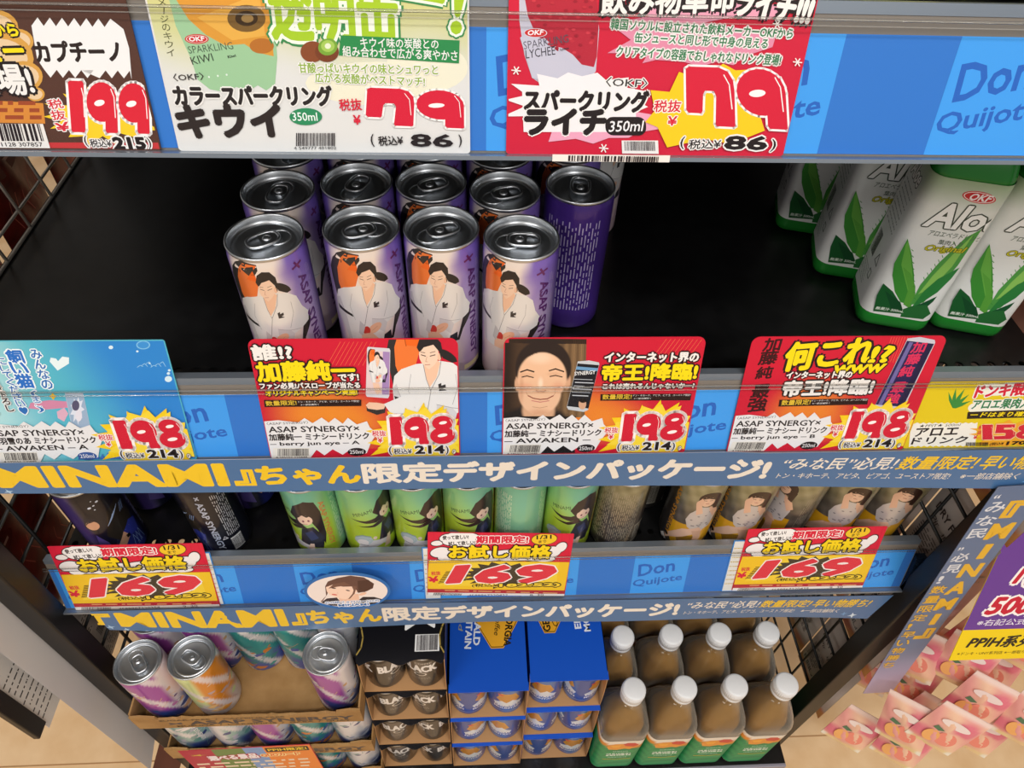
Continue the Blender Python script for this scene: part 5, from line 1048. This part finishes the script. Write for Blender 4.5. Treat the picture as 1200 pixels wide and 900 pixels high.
# --- yellow 169 trial cards
W3, H3h = .1466, .0915
def trial(x0, rot, v0, lab, d1, d2, lift=.0014):
    HT = homog([(168, 112), (708, 103), (778, 325), (278, 335)], [(0, H3h), (W3, H3h), (W3, 0), (0, 0)]); p = Pr(HT, (.0005, .0005, W3 - .0005, H3h - .0005))
    p.rect(100, 80, 900, 380, '#dc2440')
    for k in range(22): p.line([(160 + 28 * k, 104), (190 + 28 * k, 180)], .8, '#c81c38')
    def cloud(cs, col):
        for x, y, rx, ry in cs: p.ell(x, y, rx + 3, ry + 3, '#3a2428')
        for x, y, rx, ry in cs: p.ell(x, y, rx, ry, col)
    cloud([(222, 150, 22, 9), (250, 182, 36, 18), (280, 200, 30, 12), (320, 188, 70, 20), (420, 190, 90, 18), (520, 186, 90, 20), (600, 182, 70, 22), (655, 170, 34, 20), (682, 152, 20, 18), (640, 195, 40, 10), (370, 200, 60, 9)], '#f6efee')
    cloud([(248, 130, 26, 14), (280, 122, 38, 14), (320, 124, 40, 14), (290, 142, 52, 16), (335, 144, 30, 15)], '#f8f4f2')
    p.text('使って欲しい!', 236, 137, 328, 131, 15, BLK, .03); p.text('試して欲しい!', 268, 158, 362, 150, 15, BLK, .03)
    p.text('期間限定!', 364, 146, 552, 140, 26, '#dc2440', .05, '#fbf2ee', .1); p.ell(606, 124, 48, 22, '#3a2428'); p.ell(606, 124, 46, 20, '#f3c82c'); p.text('1/31', 578, 126, 632, 122, 15, BLK, .03); p.text('まで', 592, 139, 620, 137, 10, BLK, .02)
    p.text('お試し価格', 292, 202, 660, 192, 46, '#f9d71c', .05, BLK, .09)
    p.poly([(222, 211), (740, 204), (768, 306), (264, 312)], '#f6c62a'); p.poly([(340, 213), (700, 207), (730, 290), (300, 300)], '#f8d23c')
    for k in range(9): p.line([(304 - k, 250 + 5 * k), (390, 246 + 4 * k)], 2.6, '#3a3020')
    p.burst(520, 255, 165, 48, 19, .72, '#4a4030'); p.digits_brush = None
    p.text('1', 345, 288, 392, 284, 60, '#e23a48', .07, '#fbf0ea', .06, .5); p.text('6', 435, 286, 560, 282, 62, '#e23a48', .07, '#fbf0ea', .06, .35); p.text('9', 575, 284, 715, 278, 64, '#e23a48', .07, '#fbf0ea', .06, .35)
    p.text('税抜', 258, 264, 290, 261, 14, '#dc2440', .02); p.text('¥', 262, 290, 296, 286, 22, '#dc2440', .05)
    p.text('(税込¥', 425, 302, 520, 299, 12, BLK, .03, '#f8d23c', .2); p.text('182.52)', 525, 301, 745, 292, 14, '#f8d23c', .06, BLK, .2)
    p.poly([(264, 312), (772, 305), (776, 322), (274, 325)], '#b8323a'); p.scribble(330, 312, 765, 318, 1, 3.5, '#e0a06a', 3)
    p.poly([(274, 324), (776, 317), (780, 330), (276, 340)], '#efe8e2'); p.barcode(298, 324, 400, 336, 23); p.text(d1, 428, 334, 570, 329, 7, '#55484a', 0); p.text(d2, 650, 327, 700, 325, 7, '#55484a', 0)
    return card(2, x0, W3, H3h, lab, p, rot, lift, .0012, col='#dc2440', v0=v0, group='yellow trial price cards 169')
trial(-.425, 0, 0, 'red and yellow trial price card 169 at the left end of the lowest rail', '4589967220354', '9. 30')
trial(-.0625, -.045, .0085, 'red and yellow trial price card 169, tilted, at the middle of the lowest rail', '4589967220422', '8. 30')
trial(.2668, .0, .003, 'red and yellow trial price card 169 at the right end of the lowest rail', '4589967220439', '9. 30')
for x, lab, rt in ((-.288, 'blue-edged card peeking out behind the left trial price card', 0), (-.0655, 'blue-edged card peeking out behind the tilted trial price card', 0), (.2555, 'white card peeking out left of the right trial price card', 0)):
    m = MB(); fm = rail(2, x, .0006); ww = .018 if x > -.2 else .014; slab(m, fm, 0, ww, .001, .078, 0, .0004, 'printed_paper', c('#3f86cc')); slab(m, fm, .0012, ww - .0012, .002, .0765, .0004, .00045, 'printed_paper', c('#e6e2da')); q = Pr(); q.scribble(.002, .07, ww - .002, .01, 9, .0012, '#c8a83a', 3); q.put(m, lambda u, v, d: fm(u, v, .00045 + d), 'printed_paper'); tag(m.build('price_card'), lab, 'price card')
# --- oval portrait badge
m = MB(); fm = rail(2, -.142, .0135, .0315); N = 48
def ov(rx, ry, d0, d1, col):
    pt = [(rx * cos(2 * pi * i / N), ry * sin(2 * pi * i / N)) for i in range(N)]; m.add([fm(a, b, d0) for a, b in pt] + [fm(a, b, d1) for a, b in pt], [list(range(N))[::-1], list(range(N, 2 * N))] + [(i, (i + 1) % N, (i + 1) % N + N, i + N) for i in range(N)], 'printed_paper', c(col))
ov(.0435, .0275, 0, .0006, '#2f6cb0'); HB = homog([(210, 365), (980, 365), (595, 160), (595, 600)], [(-.0405, 0), (.0405, 0), (0, .0235), (0, -.0235)]); p = Pr(HB)
p.uvpoly([(.0405 * cos(2 * pi * i / N), .0235 * sin(2 * pi * i / N)) for i in range(N)], '#efe0d8')
p.poly([(310, 520), (380, 460), (480, 450), (540, 590), (400, 570)], '#3a3036'); p.poly([(690, 500), (740, 450), (850, 455), (930, 490), (860, 560), (640, 596), (560, 590)], '#2e282c'); p.poly([(500, 440), (700, 400), (700, 500), (620, 560), (500, 520)], '#edc0a6')
p.poly([(395, 290), (430, 230), (520, 190), (640, 165), (760, 190), (850, 270), (840, 330), (780, 370), (700, 390), (620, 330), (420, 330), (395, 400), (330, 500), (305, 510), (380, 420)], '#6a4a40'); p.poly([(700, 230), (800, 220), (846, 280), (830, 330), (760, 380), (700, 380)], '#54382f'); p.poly([(400, 300), (470, 270), (560, 300), (660, 300), (690, 370), (640, 440), (560, 480), (480, 450), (420, 410), (398, 360)], '#f6d2bc'); p.poly([(640, 290), (690, 300), (660, 400), (610, 470), (590, 476), (640, 400), (655, 350)], '#7a5648')
p.poly([(420, 320), (480, 260), (580, 240), (640, 290), (560, 290), (500, 300)], '#7a5648'); p.ell(470, 315, 22, 8, '#4a3230', 16, .2); p.ell(600, 352, 20, 7, '#4a3230', 16, .3); p.ell(465, 405, 28, 9, '#d86a62', 16, .2); p.ell(740, 405, 40, 18, '#efbfa2', 16, -.4); p.line([(500, 370), (492, 385), (505, 388)], 3, '#d8a48c')
p.text('SNS総フォロワー250万', 355, 540, 905, 528, 34, '#3f6fae', .02, '#f6f6fa', .3); p.text('MINAMI', 480, 585, 795, 580, 36, '#3f6fae', .05, '#f6f6fa', .25)
p.put(m, lambda u, v, d: fm(u, v, .0006 + d), 'printed_paper'); tag(m.build('portrait_badge'), 'oval white badge with a portrait of a brown-haired person on the lowest rail', 'badge')

# ------------------------------------------------------------------ blue lettered banners
def banner_art(p, dx=0, tail=.00072):
    def bx(q):
        e = min(q, 868); return -.3875 + .000668 * e + 4.1e-8 * e * e + dx + (q - e) * tail
    # q: position along the printed strip in the sketch frame, v: up from the lower edge
    def t(s_, a, b, v, h, col, bb=.05, ital=0, rise=0): p.text(s_, bx(a), v, bx(b), v + rise, h, col, bb, None, 0, ital)
    Y = '#f2c826'; W_ = '#efe6da'
    t('『', -16, 16, .012, .024, Y); t('MINAMI', 26, 274, .0095, .027, Y, .07); t('』', 282, 304, .009, .02, Y); t('ちゃん', 309, 418, .0095, .023, Y, .06)
    t('限定', 423, 508, .0095, .025, W_, .045); t('デザインパッケージ!', 512, 868, .0095, .025, W_, .06)
    t('“みな民”必見!', 882, 1012, .0215, .014, W_, .015, .2); t('数量限定!', 1016, 1106, .0215, .0145, Y, .02, .2); t('早い物勝ち!', 1112, 1215, .0215, .0145, Y, .02, .2)
    t('トン・キホーテ、アピタ、ピアゴ、ユーストア限定!', 882, 1085, .0105, .007, W_, .005, .1); t('※一部店舗除く', 1098, 1168, .0105, .007, W_, .005, .1)
    for q, v, s_, col in ((1182, .0085, .0042, '#6fa0d0'), (1200, .006, .0055, '#cfe0f0'), (30, .003, .004, '#a8c8e4'), (8, .007, .005, '#a8c8e4')): p.burst(bx(q), v, s_, s_, 4, .35, col, .3, 0)
BLU = '#47709f'
def strip(name, lab, fmap, u0, u1, hgt, art, back='milky_film', nx=40, cut=0):
    m = MB(); vs = []; fs = []; ny = 3
    for d in (0, .0005):
        for j in range(ny + 1):
            for i in range(nx + 1): v = hgt * j / ny; vs.append(fmap(u0 + cut * (1 - v / hgt) + (u1 - u0 - 2 * cut * (1 - v / hgt)) * i / nx, v, d))
    K = (nx + 1) * (ny + 1)
    f1 = [(j * (nx + 1) + i, j * (nx + 1) + i + 1, (j + 1) * (nx + 1) + i + 1, (j + 1) * (nx + 1) + i) for j in range(ny) for i in range(nx)]
    m.add(vs[:K], [f[::-1] for f in f1], back, c('#c9ccd4')); m.add(vs[K:], f1, 'printed_film', c(BLU))
    p = Pr(None, (u0, 0, u1, hgt)); art(p); p.put(m, lambda u, v, d: fmap(u, v, .0005 + d), 'printed_film', step=6e-6, lift=4e-5, curved=True, strip=.02)
    return tag(m.build(name), lab, 'banner')
def w1(u): return -.0805 - .017 * max(0, (u + .31) / .77) ** 1.3
strip('banner_strip', 'blue banner with yellow and white lettering under the middle shelf rail', lambda u, v, d: (u, -.0078 - d - .002 * (1 + sin((u + .4) * 9)) * (1 - v / .042), w1(u) + v * ((-.0445 - .002 * (u > .2) - w1(u)) / .042)), XL + .001, XR - .001, .042, lambda p: banner_art(p), 'milky_film')
W2 = ((-.45, -.35), (-.394, -.353), (-.25, -.372), (-.11, -.373), (.03, -.36), (.22, -.371), (.46, -.386))
def w2(u):
    for (a, za), (b, zb) in zip(W2[:-1], W2[1:]):
        if u <= b: return za + (zb - za) * sstep(a, b, u) if 0 else za + (zb - za) * (u - a) / (b - a)
    return W2[-1][1]
def w2s(u): return (w2(u - .03) + 2 * w2(u) + w2(u + .03)) / 4
def t2(u): return -.3165 - .013 * max(0, (u + .1) / .55)
strip('banner_strip', 'blue banner with yellow and white lettering under the lowest shelf rail', lambda u, v, d: (u, .003 - d - .008 * (1 - v / .042) * (.3 + .3 * sin(u * 14)), w2s(u) + v * ((t2(u) - w2s(u)) / .042)), -.406, .449, .042, lambda p: banner_art(p, -.0125, .00063), 'milky_film', 60, .008)
# hanging strips on the posts
def vart(p):
    Y = '#e8b62a'; W_ = '#dfe2ea'
    for i, ch in enumerate('『MINAMI』'): p.text(ch, .021, .42 - .036 * i, .04, .42 - .036 * i, .026 if ch != 'I' else .026, Y, .05) if ch != 'I' else p.text(ch, .028, .42 - .036 * i, .034, .42 - .036 * i, .026, Y, .05)
    for i, ch in enumerate('“みな民”必見!数量限定!早い物勝ち'): p.text(ch, .003, .452 - .0215 * i, .019 if ch not in '!“”' else .008, .452 - .0215 * i, .016 if ch not in '“”' else .006, W_ if i < 8 else Y, .02)
def rmap(u, v, d):
    t = 1 - v / .47; x = .425 + .073 * t ** 1.1 + u * (1 - .18 * t); z = -.09 - .47 * t
    return (x, -.0142 - d - .012 * t - .02 * u, z + u * .12)
m = MB(); nx, ny = 4, 40; vs = [[rmap(.045 * i / nx, .47 * j / ny, d) for j in range(ny + 1) for i in range(nx + 1)] for d in (0, .0005)]
f1 = [(j * (nx + 1) + i, j * (nx + 1) + i + 1, (j + 1) * (nx + 1) + i + 1, (j + 1) * (nx + 1) + i) for j in range(ny) for i in range(nx)]
def vcol(u, v): return mix(c('#5a7298'), c('#b7a9cc'), sstep(.16, .02, v))
m.add(vs[0], [f[::-1] for f in f1], 'milky_film'); m.add(vs[1], f1, 'printed_film', None, [vcol(.045 * i / nx, .47 * j / ny) for j in range(ny + 1) for i in range(nx + 1)])
p = Pr(None, (.001, .001, .044, .469)); vart(p); p.put(m, lambda u, v, d: rmap(u, v, .0005 + d), 'printed_film', step=6e-6, lift=4e-5); tag(m.build('banner_strip'), 'blue lettered banner strip hanging down over the right post', 'banner')
def lmap(u, v, d):
    t = 1 - v / .62; return (-.4625 - d - .004 * t * t, -.047 + u + .004 * t, -.09 - .62 * t - .35 * max(0, .038 - u) * sstep(.25, 0, v))
m = MB(); vs = [[lmap(.038 * i / nx, .62 * j / ny, d) for j in range(ny + 1) for i in range(nx + 1)] for d in (0, .0006)]
m.add(vs[0], f1, 'milky_film'); m.add(vs[1], [f[::-1] for f in f1], 'printed_film', c('#d6d6da'))
tag(m.build('banner_strip'), 'banner strip seen from its grey white back, hanging on the left post', 'banner')
# paper leaflet in its black hanger, left of the post
root = tag(empty('leaflet', (-.49, -.03, -.36)), 'white leaflet with small print on a black hanger strip, lower left corner', 'leaflet')
m = MB(); q = Pr()
def fmL(u, v, d): return (d, u, v)
m.box(-.0002, .0002, -.03, .035, -.115, .25, 'printed_paper', c('#d9d5d0')); q.scribble(.03, .0, -.026, -.1, 9, .0022, '#4a4644', 5); q.scribble(.03, .03, .005, .008, 5, .0025, '#3a3634', 9); q.put(m, lambda u, v, d: (.0002 + d, u, v), 'printed_paper'); m.build('sheet', root)
m = MB(); m.box(-.004, .003, -.046, -.028, -.1, .25, 'black_steel', None, .001); m.build('hanger', root)
# purple sign on the right
root = tag(empty('promotion_sign', (.502, -.0575, -.365)), 'purple and yellow promotion sign with red and white lettering at the right edge', 'sign')
m = MB(); SW, SH = .16, .24
def sm(u, v, d): return (u, v * .32 - d * .95, v * .947 + d * .32)
for d0, d1, v0, v1, col in ((-.0008, 0, 0, SH, '#f3d21c'), (0, .00003, .047, SH, '#6a3f94')):
    vs = [sm(u, v, d) for d in (d0, d1) for v in (v0, v1) for u in (0, SW)]; m.add(vs, [(0, 2, 3, 1), (4, 5, 7, 6), (0, 1, 5, 4), (2, 6, 7, 3), (0, 4, 6, 2), (1, 3, 7, 5)], 'printed_paper', c(col))
p = Pr(); RD = '#c8203a'
p.text('PPIH系列店舗', .014, .019, .125, .019, .018, '#2a2420', .035, None, 0, .25); p.text('※ドンキ・UNY系列店 ※一部取り扱いのない店舗', .006, .008, .12, .008, .005, '#4a3a20', 0)
p.text('※右記公式LINE', .012, .053, .09, .053, .0095, '#eee8f4', .01, None, 0, .15); p.text('500円分', .018, .068, .125, .068, .03, RD, .05, '#fbf4f2', .1, .25); p.text('「QUO', .03, .104, .11, .104, .03, RD, .05, '#fbf4f2', .1, .25)
p.rect(.033, .142, .15, .163, '#f3d21c'); p.text('抽選で', .036, .144, .1, .144, .018, RD, .03, None, 0, .2); p.text('週', .042, .168, .066, .168, .024, RD, .04, '#fbf4f2', .12, .2); p.text('毎', .05, .2, .078, .2, .024, RD, .04, '#fbf4f2', .12, .2)
p.put(m, lambda u, v, d: sm(u, v, d + .00004), 'printed_paper', step=1e-5); m.build('board', root)
m = MB(); m.tube([sm(.02, .2, -.003), (-.012, .085, .19)], .0025, 'black_steel'); m.build('arm', root)
# clear sleeve with a bar code, between strip and sign
root = tag(empty('label_sleeve', (.53, .03, -.40)), 'translucent pink sleeve with a bar code between the right banner strip and purple sign', 'sleeve')
m = MB(); 
def sl(u, v, d): return (u + v * .07, -d + v * .1, v)
vs = [sl(u, v, d) for d in (0, .0008) for v in (-.1, .2) for u in (0, .062)]; m.add(vs, [(0, 2, 3, 1), (4, 5, 7, 6), (0, 1, 5, 4), (2, 6, 7, 3), (0, 4, 6, 2), (1, 3, 7, 5)], 'pink_film'); q = Pr(); q.barcode(.004, .012, .03, .024, 3); q.scribble(.006, .03, .05, .05, 2, .003, '#8a7a7a', 4); q.put(m, lambda u, v, d: sl(u, v, .0008 + d), 'printed_paper'); m.build('sheet', root)
# colourful card in front of the tray stack
m = MB(); root = tag(empty('promotion_card', (-.395, -.0485, ZD + .0015)), 'colourful promotion card leaning before the cardboard trays at the bottom left', 'promotion card')
PWd, PHh = .17, .156
def pm(u, v, d): return (u * cos(.05) - v * .02, -.004 + v * .03 - d, v + u * .05)
vs = [pm(u, v, d) for d in (-.0006, 0) for v in (0, PHh) for u in (0, PWd)]; m.add(vs, [(0, 2, 3, 1), (4, 5, 7, 6), (0, 1, 5, 4), (2, 6, 7, 3), (0, 4, 6, 2), (1, 3, 7, 5)], 'printed_paper', c('#c8384a'))
p = Pr(None, (.0008, .0008, PWd - .0008, PHh - .0008))
for a, b, col in ((0, .042, '#b83048'), (.042, .082, '#6f8a4c'), (.082, .108, '#7f9fd0'), (.108, .17, '#ee8a3c')): p.rect(a, 0, b, PHh, col)
p.rr(.11, PHh - .022, .166, PHh - .005, .002, '#2a1c18'); p.text('PPIH限定!', .113, PHh - .019, .163, PHh - .019, .011, '#f6cf2a', .03); p.text('QUOカード', .1, PHh - .04, .15, PHh - .04, .012, '#e8642a', .04, '#fbe6a0', .15); p.text('選べる景品', .03, PHh - .045, .095, PHh - .042, .018, '#f6eef0', .05, '#b83048', .1)
p.burst(.02, PHh - .02, .012, .004, 5, .4, '#d8b04a'); p.scribble(.006, PHh - .05, .16, .02, 6, .006, '#f2dcc0', 5)
p.put(m, pm, 'printed_paper', lift=5e-5, step=1e-5); m.build('card', root)
